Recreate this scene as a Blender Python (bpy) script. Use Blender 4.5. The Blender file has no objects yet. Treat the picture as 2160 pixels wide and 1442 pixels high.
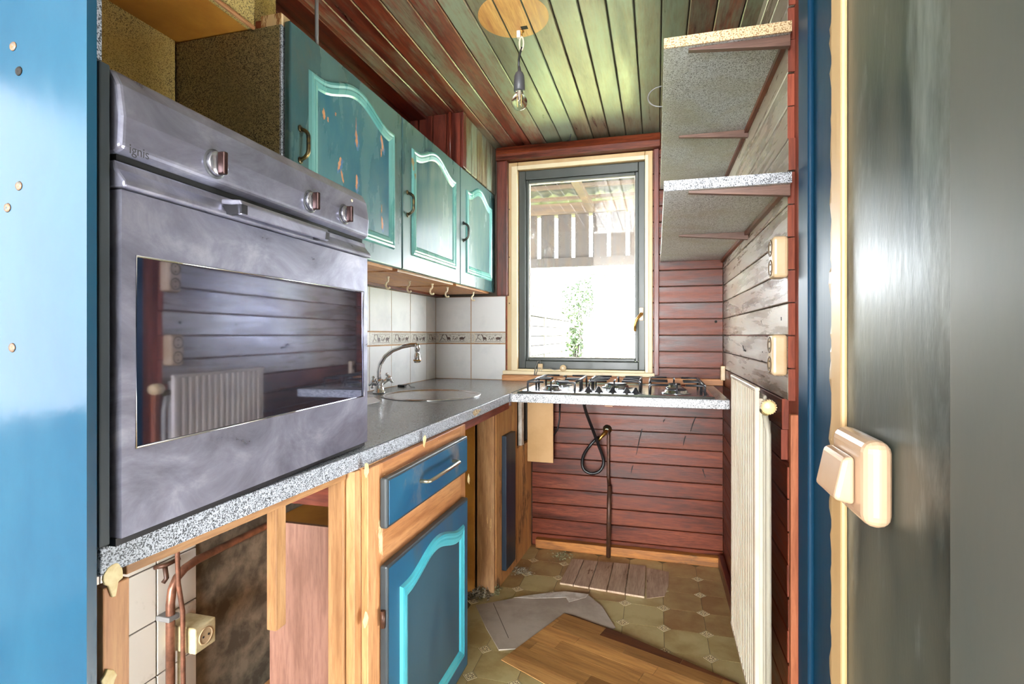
import bpy, math, random
from mathutils import Vector, Matrix
random.seed(7)
R = random.random
def U(a, b): return a + (b - a) * random.random()
scene = bpy.context.scene
COL = scene.collection

# ------------------------------------------------------------------ camera
F_PX, CX, HY, CAMZ, YAW = 1115.0, 1080.0, 706.0, 1.165, math.radians(15.3)
cam_d = bpy.data.cameras.new('camera')
cam = bpy.data.objects.new('camera', cam_d); COL.objects.link(cam)
cam.location = (0, 0, CAMZ)
cam.rotation_euler = (math.pi / 2, 0, YAW)
cam_d.lens = F_PX / 2160 * 36
cam_d.sensor_width = 36
cam_d.shift_y = -(721 - HY) / 2160
cam_d.clip_start = 0.02
scene.camera = cam
# ------------------------------------------------------------------ world, added hall lamps, sun, exposure
w = bpy.data.worlds.new('world'); scene.world = w; w.use_nodes = True
bg = w.node_tree.nodes['Background']
bg.inputs[0].default_value = (0.90, 0.96, 1.0, 1); bg.inputs[1].default_value = 22.0
def area(name, loc, rot, sx, sy, power, col):
    l = bpy.data.lights.new(name, 'AREA'); l.shape = 'RECTANGLE'; l.size = sx; l.size_y = sy
    l.energy = power; l.color = col
    o = bpy.data.objects.new(name, l); COL.objects.link(o); o.location = loc; o.rotation_euler = rot
area('rear_fill_lamp', (-0.3, -5.88, 1.30), (math.pi / 2, 0, 0), 4.0, 2.2, 380, (1, .97, .93))  # added lamp at the unseen rear opening, sized to brighten the kitchen
area('side_fill_lamp', (-2.56, -0.9, 1.50), (math.pi / 2, 0, -math.pi / 2), 1.9, 1.35, 22, (.97, .94, 1))  # added lamp before the closed hall wall; no window there
sun_d = bpy.data.lights.new('sun', 'SUN'); sun_d.energy = 45; sun_d.angle = .02; sun_d.color = (1, .95, .85)
sun = bpy.data.objects.new('sun', sun_d); COL.objects.link(sun); sun.rotation_euler = (math.radians(38), 0, math.radians(88))
vs = scene.view_settings
vs.view_transform = 'Standard'; vs.look = 'None'; vs.gamma = 1; vs.use_curve_mapping = False
vs.exposure = 1.0

# ------------------------------------------------------------------ pixel helpers (2160x1442 frame)
SN, CS = math.sin(YAW), math.cos(YAW)
def ray(u, v):
    a = (u - CX) / F_PX; b = (HY - v) / F_PX
    return Vector((-SN + a * CS, CS + a * SN, b))
CAM = Vector((0, 0, CAMZ))
def px(u, v, x=None, y=None, z=None):
    d = ray(u, v)
    if x is not None: t = x / d.x
    elif y is not None: t = y / d.y
    else: t = (z - CAMZ) / d.z
    return CAM + d * t

# ------------------------------------------------------------------ materials
def c(r, g, b): return tuple((((q / 255 + .055) / 1.055) ** 2.4 if q > 10 else q / 255 / 12.92) for q in (r, g, b)) + (1,)
MATS = {}
class NT:
    def __init__(s, name):
        s.m = bpy.data.materials.new(name); s.m.use_nodes = True; s.t = s.m.node_tree
        s.b = s.t.nodes['Principled BSDF']; MATS[name] = s.m
    def n(s, typ, **kw):
        nd = s.t.nodes.new(typ)
        for k, v in kw.items():
            if k.startswith('i_'):
                inp = nd.inputs[int(k[2:])] if k[2:].isdigit() else nd.inputs[k[2:].replace('_', ' ')]
                if isinstance(v, bpy.types.NodeSocket): s.t.links.new(v, inp)
                else: inp.default_value = v
            else: setattr(nd, k, v)
        return nd
    def coord(s, scale, seedmul=31.0):
        tc = s.n('ShaderNodeTexCoord'); oi = s.n('ShaderNodeObjectInfo')
        mu = s.n('ShaderNodeMath', operation='MULTIPLY', i_0=oi.outputs['Random'], i_1=seedmul)
        ad = s.n('ShaderNodeVectorMath', operation='ADD', i_0=tc.outputs['Object'], i_1=mu.outputs[0])
        sc = s.n('ShaderNodeVectorMath', operation='MULTIPLY', i_0=ad.outputs[0], i_1=scale)
        return sc.outputs[0], oi.outputs['Random']
    def noise(s, vec, scale, detail=4, rough=.55, dist=0):
        return s.n('ShaderNodeTexNoise', i_Vector=vec, i_Scale=scale, i_Detail=detail, i_Roughness=rough, i_Distortion=dist).outputs['Fac']
    def ramp(s, fac, stops, interp='LINEAR'):
        r = s.n('ShaderNodeValToRGB', i_Fac=fac); r.color_ramp.interpolation = interp
        el = r.color_ramp.elements
        while len(el) < len(stops): el.new(.5)
        for e, (p, col) in zip(el, stops):
            e.position = p; e.color = col if not isinstance(col, (int, float)) else (col, col, col, 1)
        return r.outputs[0]
    def mix(s, fac, a, b, blend='MIX'):
        m = s.n('ShaderNodeMix', data_type='RGBA', blend_type=blend)
        for i, v in ((0, fac), (6, a), (7, b)):
            if isinstance(v, bpy.types.NodeSocket): s.t.links.new(v, m.inputs[i])
            else: m.inputs[i].default_value = v
        return m.outputs[2]
    def bump(s, h, strength, dist=.002):
        b = s.n('ShaderNodeBump', i_Height=h, i_Strength=strength, i_Distance=dist)
        s.t.links.new(b.outputs[0], s.b.inputs['Normal'])
    def set(s, **kw):
        for k, v in kw.items():
            inp = s.b.inputs[k.replace('_', ' ')]
            if isinstance(v, bpy.types.NodeSocket): s.t.links.new(v, inp)
            else: inp.default_value = v
        return s.m
STR = {'x': (.09, 1, 1), 'y': (1, .09, 1), 'z': (1, 1, .09)}
def wood(name, axis, dark, mid, light, rough=.45, wear_sheen=None, wear_sheen_lo=.58, wear_sheen_hi=.7, wscale=5, scale=26, var=.5, spec=.5, wear_sheen_stretch=.45, bump=.25):
    t = NT(name)
    v, rnd = t.coord(STR[axis]); st = list(STR[axis]); ws = tuple(wear_sheen_stretch if q < .5 else 1 for q in st)
    v2, _ = t.coord(ws, 17.0)
    g = t.noise(v, scale, 6, .62, .35)
    fine = t.noise(v, scale * 7, 3, .6)
    col = t.ramp(g, [(.28, dark), (.5, mid), (.74, light)])
    col = t.mix(t.ramp(fine, [(.36, .45), (.55, 0)]), col, dark)
    if wear_sheen:  # worn tone; painted window sheen on the ceiling and right wall
        wn = t.noise(v2, wscale, 8, .68, .2)
        sp = t.noise(v, scale * 4, 4, .7)
        sm = t.n('ShaderNodeMath', operation='MULTIPLY_ADD', i_0=sp, i_1=.35, i_2=wn)
        sm = t.n('ShaderNodeMath', operation='SUBTRACT', i_0=sm.outputs[0], i_1=.175)
        sm = t.n('ShaderNodeMath', operation='MULTIPLY_ADD', i_0=rnd, i_1=.10, i_2=sm.outputs[0])
        col = t.mix(t.ramp(sm.outputs[0], [(wear_sheen_lo, 0), (wear_sheen_hi, 1)]), col, wear_sheen)
    vr = t.n('ShaderNodeMapRange', i_0=rnd, i_1=0, i_2=1, i_3=1 - var * .5, i_4=1 + var * .5)
    col = t.mix(1.0, col, vr.outputs[0], 'MULTIPLY')
    rr = t.n('ShaderNodeMapRange', i_0=g, i_1=.3, i_2=.7, i_3=max(rough - .1, .05), i_4=rough + .12)
    t.bump(fine, bump, .0015)
    return t.set(Base_Color=col, Roughness=rr.outputs[0], Specular_IOR_Level=spec)
def paint(name, base, alt, chip=None, chip_lo=.66, stretch=(1, 1, .35), scale=6, rough=.3, chipscale=9, bump=.15, spec=.5, dirt=None):
    t = NT(name)
    v, rnd = t.coord(stretch)
    n1 = t.noise(v, scale, 6, .6, .2); n2 = t.noise(v, scale * 9, 3, .6)
    col = t.ramp(n1, [(.35, base), (.68, alt)])
    if dirt: col = t.mix(t.ramp(t.noise(v, scale * .7, 7, .7, .4), [(.52, 0), (.72, .75)]), col, dirt)
    if chip:
        cn = t.noise(v, chipscale, 7, .68)
        col = t.mix(t.ramp(cn, [(chip_lo, 0), (chip_lo + .02, 1)]), col, chip)
    rr = t.n('ShaderNodeMapRange', i_0=n1, i_1=.3, i_2=.7, i_3=rough - .06, i_4=rough + .1)
    t.bump(n2, bump, .001)
    return t.set(Base_Color=col, Roughness=rr.outputs[0], Specular_IOR_Level=spec)
def speckle(name, a, b, d, rough=.4, scale=330, blot=None, lo=.40):
    t = NT(name)
    v, rnd = t.coord((1, 1, 1))
    n1 = t.noise(v, scale, 2, .5); n2 = t.noise(v, scale * .33, 3, .6)
    mx = t.n('ShaderNodeMath', operation='MULTIPLY_ADD', i_0=n2, i_1=.35, i_2=n1)
    mx = t.n('ShaderNodeMath', operation='SUBTRACT', i_0=mx.outputs[0], i_1=.175)
    col = t.ramp(mx.outputs[0], [(lo, d), (lo + .05, b), (lo + .15, a)])
    if blot: col = t.mix(t.ramp(t.noise(v, 4, 6, .65, .5), [(.45, 0), (.75, .8)]), col, blot)
    return t.set(Base_Color=col, Roughness=rough)
def plain(name, col, rough=.4, metal=0, alt=None, scale=14, spec=.5, bump=0, trans=0, stretch=(1, 1, 1), lo=.4, hi=.65):
    t = NT(name)
    kw = dict(Roughness=rough, Metallic=metal, Specular_IOR_Level=spec)
    v, rnd = t.coord(stretch)
    n = t.noise(v, scale, 6, .62, .2)
    kw['Base_Color'] = t.ramp(n, [(lo, col), (hi, alt or col)])
    if bump: t.bump(n, bump, .002)
    if trans: kw['Transmission_Weight'] = trans
    return t.set(**kw)

RED = c(120, 52, 36)
for ax in 'xyz':
    wood('wall_wood_' + ax, ax, c(36, 13, 7), c(98, 40, 20), c(128, 62, 34), rough=.38, wear_sheen=c(128, 78, 52), wear_sheen_lo=.68, wear_sheen_hi=.9, wscale=4, var=.5, spec=.3)
    wood('red_wood_' + ax, ax, c(44, 14, 9), c(96, 36, 22), c(126, 56, 36), rough=.38, var=.3)
    wood('raw_wood_' + ax, ax, c(138, 92, 54), c(184, 136, 88), c(206, 164, 118), rough=.6, wear_sheen=c(230, 190, 130), wear_sheen_lo=.7, wear_sheen_hi=.74, var=.3)
    wood('orange_wood_' + ax, ax, c(146, 90, 52), c(188, 130, 82), c(208, 158, 110), rough=.5, wear_sheen=c(236, 206, 160), wear_sheen_lo=.69, wear_sheen_hi=.71, wscale=9, var=.2)
    wood('brown_laminate_' + ax, ax, c(104, 68, 54), c(136, 96, 80), c(156, 114, 98), rough=.5, var=.1)
    wood('end_grain_' + ax, ax, c(92, 38, 26), c(146, 70, 48), c(172, 96, 70), rough=.7, var=.4)
wood('right_wall_sheen', 'y', c(98, 76, 62), c(142, 116, 98), c(166, 146, 128), rough=.28, wear_sheen=c(172, 168, 156), wear_sheen_lo=.36, wear_sheen_hi=.78, wscale=3.5, var=.3)  # pale grey gloss reflection painted into the upper boards
wood('ceiling_red', 'y', c(54, 18, 13), c(122, 50, 34), c(150, 88, 60), rough=.36, wear_sheen=c(128, 132, 112), wear_sheen_lo=.50, wear_sheen_hi=.68, wscale=3, scale=22, var=.35, wear_sheen_stretch=.28)  # grey-green overlay is window sheen put into the colour
wood('ceiling_sheen', 'y', c(70, 40, 26), c(120, 102, 76), c(140, 134, 110), rough=.36, wear_sheen=c(122, 136, 118), wear_sheen_lo=.40, wear_sheen_hi=.66, wscale=3, scale=22, var=.2, wear_sheen_stretch=.28)  # centre boards: stronger grey-green window sheen painted into the colour
wood('ceiling_pale', 'y', c(170, 108, 48), c(206, 150, 80), c(226, 180, 112), rough=.45, var=.15)
wood('green_board', 'z', c(72, 44, 30), c(118, 104, 80), c(148, 144, 118), rough=.36, wear_sheen=c(136, 150, 136), wear_sheen_lo=.45, wear_sheen_hi=.62, wscale=4, var=.3)
wood('laminate_mat', 'x', c(128, 84, 42), c(186, 136, 78), c(212, 166, 106), rough=.42, var=.6, scale=14)
wood('laminate_dark', 'x', c(58, 32, 16), c(98, 56, 30), c(128, 80, 46), rough=.45, var=.3, scale=20)
wood('floor_plank', 'y', c(140, 112, 92), c(186, 160, 136), c(204, 180, 156), rough=.65, wear_sheen=c(110, 74, 50), wear_sheen_lo=.68, wear_sheen_hi=.73, wscale=9, var=.15)
wood('batten_wood', 'x', c(96, 56, 18), c(172, 108, 44), c(206, 140, 66), rough=.6, wear_sheen=c(86, 58, 30), wear_sheen_lo=.6, wear_sheen_hi=.72, var=.1)
wood('porch_wood', 'z', c(17, 12, 8), c(38, 29, 19), c(56, 44, 30), rough=.8, var=.5)
wood('porch_beam', 'x', c(42, 30, 18), c(68, 52, 32), c(84, 66, 42), rough=.8, var=.1)
wood('rotten_panel', 'z', c(166, 108, 56), c(206, 148, 88), c(224, 176, 118), rough=.6, wear_sheen=c(110, 70, 40), wear_sheen_lo=.6, wear_sheen_hi=.68, wscale=6, var=.1)
paint('door_blue', c(58, 92, 96), c(84, 116, 114), chip=c(190, 140, 100), chip_lo=.71, dirt=c(88, 92, 82), rough=.28)
paint('panel_blue', c(36, 98, 122), c(88, 128, 130), chip=c(222, 168, 122), chip_lo=.66, chipscale=15, stretch=(1, 1, .35), rough=.24)
paint('panel_teal', c(54, 100, 110), c(110, 136, 132), chip=c(150, 120, 90), chip_lo=.70, chipscale=8, stretch=(1, 1, .22), rough=.2)
paint('turquoise', c(84, 152, 150), c(118, 172, 166), chip=c(140, 122, 80), chip_lo=.69, rough=.26)
paint('base_blue', c(20, 74, 108), c(34, 94, 124), chip=c(150, 140, 126), chip_lo=.70, chipscale=26, dirt=c(74, 82, 82), rough=.34)
paint('drawer_blue', c(20, 74, 108), c(34, 94, 124), chip=c(150, 140, 126), chip_lo=.70, chipscale=26, dirt=c(150, 128, 100), stretch=(1, 1, 1), scale=6, rough=.34)
paint('base_panel', c(30, 68, 88), c(56, 86, 100), chip=c(130, 140, 140), chip_lo=.735, chipscale=26, rough=.36)
paint('base_turquoise', c(52, 152, 172), c(84, 176, 186), chip=c(140, 150, 140), chip_lo=.71, chipscale=20, rough=.34)
paint('dark_edge', c(40, 50, 56), c(66, 72, 74), chip=c(130, 96, 70), chip_lo=.68, chipscale=20, rough=.4)
paint('plank_blue', c(16, 30, 44), c(28, 50, 70), chip=c(150, 150, 146), chip_lo=.65, chipscale=12, stretch=(1, 1, .15), rough=.4)
paint('tall_blue', c(18, 66, 92), c(26, 76, 100), chip=c(110, 74, 44), chip_lo=.765, chipscale=16, rough=.13, bump=.22, stretch=(1, 1, .5), scale=5)
paint('jamb_blue', c(14, 60, 92), c(26, 76, 108), chip=c(30, 36, 44), chip_lo=.72, chipscale=16, spec=.25, rough=.4, stretch=(1, 1, .12), bump=.3)
paint('hall_green', c(40, 54, 54), c(84, 84, 72), chip=None, dirt=c(140, 150, 146), rough=.34, stretch=(1, 1, .3), scale=10, bump=.25)
paint('hall_grey', c(74, 80, 76), c(92, 92, 84), chip=c(130, 70, 46), chip_lo=.72, rough=.35, stretch=(1, 1, .4), scale=5)
paint('beige_paint', c(182, 150, 104), c(200, 172, 128), chip=c(150, 108, 66), chip_lo=.69, chipscale=16, rough=.4, stretch=(1, 1, .2))
paint('cream_paint', c(214, 196, 158), c(226, 210, 176), chip=c(180, 146, 100), chip_lo=.74, chipscale=20, rough=.42)
paint('sash_grey', c(52, 57, 54), c(64, 68, 64), rough=.38, stretch=(1, 1, .2))
speckle('speckle_grey', c(196, 198, 202), c(136, 138, 142), c(48, 50, 54), rough=.35, scale=480)
speckle('speckle_edge', c(190, 194, 202), c(136, 140, 148), c(56, 58, 62), rough=.4, scale=460, lo=.41)
speckle('speckle_top', c(152, 156, 162), c(128, 132, 138), c(96, 100, 106), rough=.2, scale=420)
speckle('speckle_shelf', c(206, 210, 212), c(170, 172, 174), c(80, 80, 80), rough=.36, scale=420, blot=c(158, 152, 128))
speckle('speckle_yellow', c(214, 190, 122), c(180, 152, 86), c(80, 64, 34), rough=.5, scale=380, blot=c(202, 168, 84), lo=.39)
speckle('speckle_tan', c(172, 154, 112), c(140, 124, 88), c(64, 56, 40), rough=.45, scale=420, blot=c(128, 116, 82), lo=.42)
speckle('chipboard', c(208, 186, 150), c(184, 156, 116), c(128, 96, 62), rough=.8, scale=260)
wood('plank_orange', 'z', c(140, 76, 46), c(184, 110, 74), c(206, 140, 104), rough=.6, var=.1)
wood('bracket_wood', 'x', c(66, 44, 36), c(110, 80, 68), c(136, 106, 92), rough=.5, var=.2)
plain('filler_ring', c(70, 84, 84), .4, alt=c(150, 96, 50), scale=300)
plain('chip_orange', c(206, 146, 104), .6, alt=c(188, 124, 84), scale=60)
plain('chip_blue', c(72, 118, 160), .4, alt=c(54, 100, 140), scale=40)
plain('niche_orange', c(196, 134, 52), .5, alt=c(172, 108, 38), scale=6)
plain('tan_board', c(190, 150, 100), .55, alt=c(176, 136, 84), scale=5)
plain('white_tile', c(226, 226, 226), .09, alt=c(206, 208, 210), scale=5, lo=.5, hi=.75)
plain('dirty_tile', c(222, 216, 206), .25, alt=c(166, 156, 140), scale=9, lo=.55, hi=.8)
plain('border_tile', c(206, 202, 192), .2, alt=c(182, 176, 166), scale=160)
plain('border_edge', c(220, 208, 184), .2)
plain('print_brown', c(62, 48, 44), .4, alt=c(92, 60, 46), scale=60)
plain('grout', c(176, 140, 104), .8, alt=c(150, 116, 84))
plain('dark_grout', c(86, 76, 66), .9)
plain('cement', c(146, 134, 116), .85, alt=c(88, 80, 68), scale=13, bump=.6, lo=.35, hi=.6)
plain('plaster_hall', c(164, 158, 148), .8)
plain('hall_floor', c(140, 118, 92), .5)
plain('chrome', c(222, 224, 228), .08, 1)
plain('steel_sink', c(226, 226, 228), .24, .9, alt=c(204, 204, 206), scale=30)
plain('hob_steel', c(206, 208, 216), .17, 1, alt=c(176, 178, 186), scale=24)
plain('black_metal', c(30, 30, 34), .34, alt=c(44, 44, 48))
plain('black_rubber', c(18, 18, 20), .4)
plain('black_gap', c(14, 13, 12), .8)
plain('grey_plastic', c(70, 70, 74), .45)
plain('knob_face', c(176, 176, 186), .25, .9)
plain('knob_side', c(60, 40, 38), .25, .6)
plain('cream_plastic', c(206, 182, 148), .25, alt=c(192, 164, 124), scale=10)
plain('switch_plastic', c(186, 158, 132), .2, alt=c(178, 148, 118), scale=5)
plain('dirty_plastic', c(214, 200, 160), .4, alt=c(176, 156, 112), scale=18)
plain('socket_dark', c(96, 74, 50), .4)
plain('radiator_white', c(206, 194, 176), .3, alt=c(194, 180, 160), scale=7)
plain('radiator_grey', c(166, 162, 148), .4)
plain('valve_cream', c(236, 208, 156), .3, alt=c(214, 180, 124), scale=30)
plain('copper', c(138, 92, 72), .4, .5, alt=c(96, 64, 50), scale=30)
plain('dark_pipe', c(84, 52, 36), .45, .3, alt=c(58, 38, 30), scale=40)
plain('brass', c(206, 158, 82), .3, .9, alt=c(158, 112, 56), scale=60)
plain('old_brass', c(140, 120, 76), .3, .9, alt=c(62, 66, 62), scale=40)
plain('dark_bronze', c(62, 66, 66), .3, .8, alt=c(96, 92, 80), scale=50)
plain('pull_steel', c(186, 172, 146), .3, .9)
plain('paper_white', c(238, 238, 244), .6)
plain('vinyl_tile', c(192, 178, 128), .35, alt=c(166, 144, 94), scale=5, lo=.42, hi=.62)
plain('vinyl_tile_shaded', c(176, 154, 104), .38, alt=c(150, 116, 74), scale=5, lo=.4, hi=.62)  # vinyl with shade mixed into its colour
plain('vinyl_line', c(96, 90, 62), .5)
plain('vinyl_cream', c(246, 236, 198), .35, alt=c(230, 214, 166), scale=30)
plain('vinyl_print', c(100, 76, 40), .4)
plain('grey_underlay', c(184, 172, 158), .75, alt=c(158, 144, 130), scale=6, bump=.3)
plain('pale_torn', c(216, 208, 198), .8, alt=c(170, 156, 140), scale=20)
plain('debris', c(178, 170, 150), .9, alt=c(110, 94, 72), scale=60)
plain('moss', c(150, 156, 122), .9, alt=c(120, 112, 70), scale=60)
plain('glue_cream', c(238, 220, 170), .6, alt=c(220, 192, 132), scale=60)
plain('fence_pale', c(96, 92, 88), .8, alt=c(78, 74, 70), scale=5)
plain('grass', c(128, 142, 84), .9, alt=c(156, 160, 104), scale=3)
plain('leaf_green', c(34, 52, 26), .6, alt=c(50, 68, 36), scale=6)
plain('leaf_blue', c(26, 38, 36), .6, alt=c(40, 56, 50), scale=6)
plain('bark', c(40, 32, 26), .9)
plain('fence_gap_shadow', c(44, 42, 40), .9, alt=c(60, 56, 54), scale=3)  # colour of the painted shadow between fence boards
plain('roof_sheet', c(76, 76, 60), .5, alt=c(40, 42, 36), scale=4, stretch=(.2, 2.5, 1), lo=.38, hi=.62)
plain('paver', c(110, 104, 94), .9)
plain('cable_grey', c(120, 118, 118), .5)
plain('filament', c(230, 196, 120), .4)
plain('hook_white', c(240, 230, 206), .35, alt=c(222, 202, 160), scale=120)
# oven metal: brushed steel with wipe marks
t = NT('oven_steel')
v, rnd = t.coord((.12, 1, 1)); v2, _ = t.coord((1, 1, 1.6))
br = t.noise(v, 160, 3, .6); sm = t.noise(v2, 5.5, 7, .66, 1.4)
col = t.ramp(sm, [(.34, c(132, 132, 148)), (.55, c(160, 160, 178)), (.72, c(190, 190, 202))])
rr = t.n('ShaderNodeMapRange', i_0=sm, i_1=.3, i_2=.75, i_3=.26, i_4=.46)
t.bump(br, .06, .0006)
t.set(Base_Color=col, Metallic=.72, Roughness=rr.outputs[0])
t = NT('oven_glass')
v, rnd = t.coord((1, 1, 1)); n1 = t.noise(v, 4, 6, .6, .6)
t.set(Base_Color=t.ramp(n1, [(.35, c(132, 134, 160)), (.7, c(158, 160, 174))]), Metallic=.95, Roughness=.035)
t = NT('window_glass')
mixs = t.n('ShaderNodeMixShader', i_0=.06)
tr = t.n('ShaderNodeBsdfTransparent'); gl = t.n('ShaderNodeBsdfGlossy', i_Roughness=.03)
t.t.links.new(tr.outputs[0], mixs.inputs[1]); t.t.links.new(gl.outputs[0], mixs.inputs[2])
t.t.links.new(mixs.outputs[0], t.t.nodes['Material Output'].inputs[0])
t = NT('bulb_glass'); t.set(Base_Color=(1, 1, 1, 1), Transmission_Weight=1.0, Roughness=.0, IOR=1.25)

# ------------------------------------------------------------------ mesh helpers
WL = {}
class MB:
    def __init__(s): s.v = []; s.f = []; s.sm = []
    def add(s, vs, fs, smooth=False):
        o = len(s.v); s.v += [Vector(q) for q in vs]; s.f += [tuple(i + o for i in f) for f in fs]; s.sm += [smooth] * len(fs); return s
    def box(s, x0, x1, y0, y1, z0, z1):
        vs = [(x, y, z) for z in (z0, z1) for y in (y0, y1) for x in (x0, x1)]
        return s.add(vs, [(0, 2, 3, 1), (4, 5, 7, 6), (0, 1, 5, 4), (2, 6, 7, 3), (0, 4, 6, 2), (1, 3, 7, 5)])
    def prism(s, pts, vec, smooth=False):
        n = len(pts); a = [Vector(p) for p in pts]; b = [p + Vector(vec) for p in a]
        nrm = Vector((0, 0, 0))
        for i in range(n): nrm += a[i].cross(a[(i + 1) % n])
        fs = [tuple(range(n))[::-1], tuple(range(n, 2 * n))] + [(i, (i + 1) % n, n + (i + 1) % n, n + i) for i in range(n)]
        if nrm.dot(Vector(vec)) < 0: fs = [f[::-1] for f in fs]
        return s.add(a + b, fs, smooth)
    def tube(s, path, r, n=10, closed=False, cap=True):
        P = [Vector(p) for p in path]; m = len(P)
        rs = r if isinstance(r, (list, tuple)) else [r] * m
        vs = []; up = None
        for i, p in enumerate(P):
            if closed: d = P[(i + 1) % m] - P[i - 1]
            else: d = P[min(i + 1, m - 1)] - P[max(i - 1, 0)]
            d.normalize()
            if up is None:
                up = Vector((0, 0, 1)) if abs(d.z) < .9 else Vector((1, 0, 0))
            a = d.cross(up)
            if a.length < 1e-5: a = d.cross(Vector((0, 1, 0)))
            a.normalize(); b = a.cross(d).normalized(); up = b
            vs += [p + (a * math.cos(2 * math.pi * k / n) + b * math.sin(2 * math.pi * k / n)) * rs[i] for k in range(n)]
        fs = []
        for i in range(m if closed else m - 1):
            j = (i + 1) % m
            fs += [(i * n + k, j * n + k, j * n + (k + 1) % n, i * n + (k + 1) % n) for k in range(n)]
        s.add(vs, fs, True)
        if cap and not closed:
            o = len(s.v) - len(vs)
            s.f += [tuple(o + k for k in range(n)), tuple(o + (m - 1) * n + k for k in range(n))[::-1]]; s.sm += [False, False]
        return s
    def lathe(s, prof, origin, axis=(0, 0, 1), n=24):
        ax = Vector(axis).normalized(); q = ax.to_track_quat('Z', 'Y'); o = Vector(origin); vs = []
        for (r, h) in prof:
            vs += [o + q @ Vector((r * math.cos(2 * math.pi * k / n), r * math.sin(2 * math.pi * k / n), h)) for k in range(n)]
        m = len(prof)
        fs = [(i * n + k, i * n + (k + 1) % n, (i + 1) * n + (k + 1) % n, (i + 1) * n + k) for i in range(m - 1) for k in range(n)]
        s.add(vs, fs, True)
        b = len(s.v) - len(vs)
        if prof[0][0] > 1e-5: s.f.append(tuple(b + k for k in range(n))[::-1]); s.sm.append(False)
        if prof[-1][0] > 1e-5: s.f.append(tuple(b + (m - 1) * n + k for k in range(n))); s.sm.append(False)
        return s
    def xf(s, M): s.v = [M @ q for q in s.v]; return s
    def mesh(s, name, mat, inv=None):
        me = bpy.data.meshes.new(name)
        me.from_pydata([tuple(inv @ q if inv else q) for q in s.v], [], s.f)
        me.polygons.foreach_set('use_smooth', s.sm); me.materials.append(MATS[mat]); me.update(); return me
    def build(s, name, mat, parent=None, local=False, bevel=0, seg=2):
        inv = None
        if parent is not None and not local: inv = WL[parent.name].inverted()
        o = bpy.data.objects.new(name, s.mesh(name, mat, inv)); COL.objects.link(o)
        o.parent = parent; WL[o.name] = WL[parent.name].copy() if parent is not None else Matrix.Identity(4)
        if bevel:
            m = o.modifiers.new('bevel', 'BEVEL'); m.width = bevel; m.segments = seg; m.limit_method = 'ANGLE'; m.angle_limit = math.radians(35)
        return o
def B(*a): return MB().box(*a)
def tag(o, label=None, cat=None, group=None, kind=None):
    if label: o['label'] = label
    if cat: o['category'] = cat
    if group: o['group'] = group
    if kind: o['kind'] = kind
    return o
def thing(name, label, cat, loc=(0, 0, 0), rz=0, group=None):
    o = bpy.data.objects.new(name, None); COL.objects.link(o); o.location = loc; o.rotation_euler = (0, 0, rz)
    o.empty_display_size = .05
    WL[o.name] = Matrix.Translation(loc) @ Matrix.Rotation(rz, 4, 'Z')
    return tag(o, label, cat, group)
def struct(o, label=None): return tag(o, label, kind='structure')
def share(src, parent, offset, name=None):
    o = bpy.data.objects.new(name or src.name.split('.')[0], src.data); COL.objects.link(o); o.parent = parent
    o.location = Vector(offset)
    WL[o.name] = WL[parent.name] if parent is not None else Matrix.Identity(4); return o
def clip_poly(poly, clip):
    out = list(poly); n = len(clip)
    for i in range(n):
        a, b = clip[i], clip[(i + 1) % n]; inp = out; out = []
        def side(p): return (b[0] - a[0]) * (p[1] - a[1]) - (b[1] - a[1]) * (p[0] - a[0])
        for j in range(len(inp)):
            p, q = inp[j - 1], inp[j]; sp, sq = side(p), side(q)
            if (sp < 0) != (sq < 0):
                tt = sp / (sp - sq); out.append((p[0] + (q[0] - p[0]) * tt, p[1] + (q[1] - p[1]) * tt))
            if sq >= 0: out.append(q)
        if not out: return []
    return out
# ================================================================== SETTING
XL, XR, YB, ZC = -1.31, .34, 3.0, 2.265          # kitchen planes
FZ = -.055                                        # floor level
PIT, Z0 = .0883, 1.1625 - 13 * .0883              # wall boarding pitch and lowest joint

# ---- floor: printed octagons and small diamonds
fl = struct(B(XL, .46, .3, 3.05, FZ - .06, FZ).build('floor', 'vinyl_line'))
fp, dd = .168, .029
oct_p = [(dd, 0), (fp - dd, 0), (fp, dd), (fp, fp - dd), (fp - dd, fp), (dd, fp), (0, fp - dd), (0, dd)]
g = .0011
def shrink(pts, cx, cy, k): return [(cx + (x - cx) * k, cy + (y - cy) * k, 0) for x, y in pts]
OP = shrink(oct_p, fp / 2, fp / 2, 1 - 2 * g / fp)
DP = shrink([(dd, 0), (0, dd), (-dd, 0), (0, -dd)], 0, 0, 1 - 1.5 * g / dd)
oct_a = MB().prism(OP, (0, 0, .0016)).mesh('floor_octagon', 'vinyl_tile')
oct_b = MB().prism(OP, (0, 0, .0016)).mesh('floor_octagon', 'vinyl_tile_shaded')
dia = MB().prism(DP, (0, 0, .0017)).mesh('floor_diamond', 'vinyl_cream')
mot = MB()
for k in range(4):
    a = k * math.pi / 2
    for off in (-.38, .38):
        d1 = Vector((math.cos(a + off), math.sin(a + off), 0)); d2 = Vector((-d1.y, d1.x, 0))
        mot.prism([d1 * .004, d1 * .010 + d2 * .0022, d1 * .0155, d1 * .010 - d2 * .0022], (0, 0, .0003))
for s in range(4):
    p = [Vector((dd * .86, 0, 0)), Vector((0, dd * .86, 0)), Vector((-dd * .86, 0, 0)), Vector((0, -dd * .86, 0))]
    q = [e * .91 for e in p]
    mot.prism([p[s], p[(s + 1) % 4], q[(s + 1) % 4], q[s]], (0, 0, .0003))
motm = mot.mesh('printed_motif', 'vinyl_print')
def inst(name, me, parent, loc, rot=(0, 0, 0)):
    o = bpy.data.objects.new(name, me); COL.objects.link(o); o.parent = parent; o.location = loc; o.rotation_euler = rot; return o
clipr = [(-1.3, .3), (XR - .002, .3), (XR - .002, 2.998), (-1.3, 2.998)]
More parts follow.
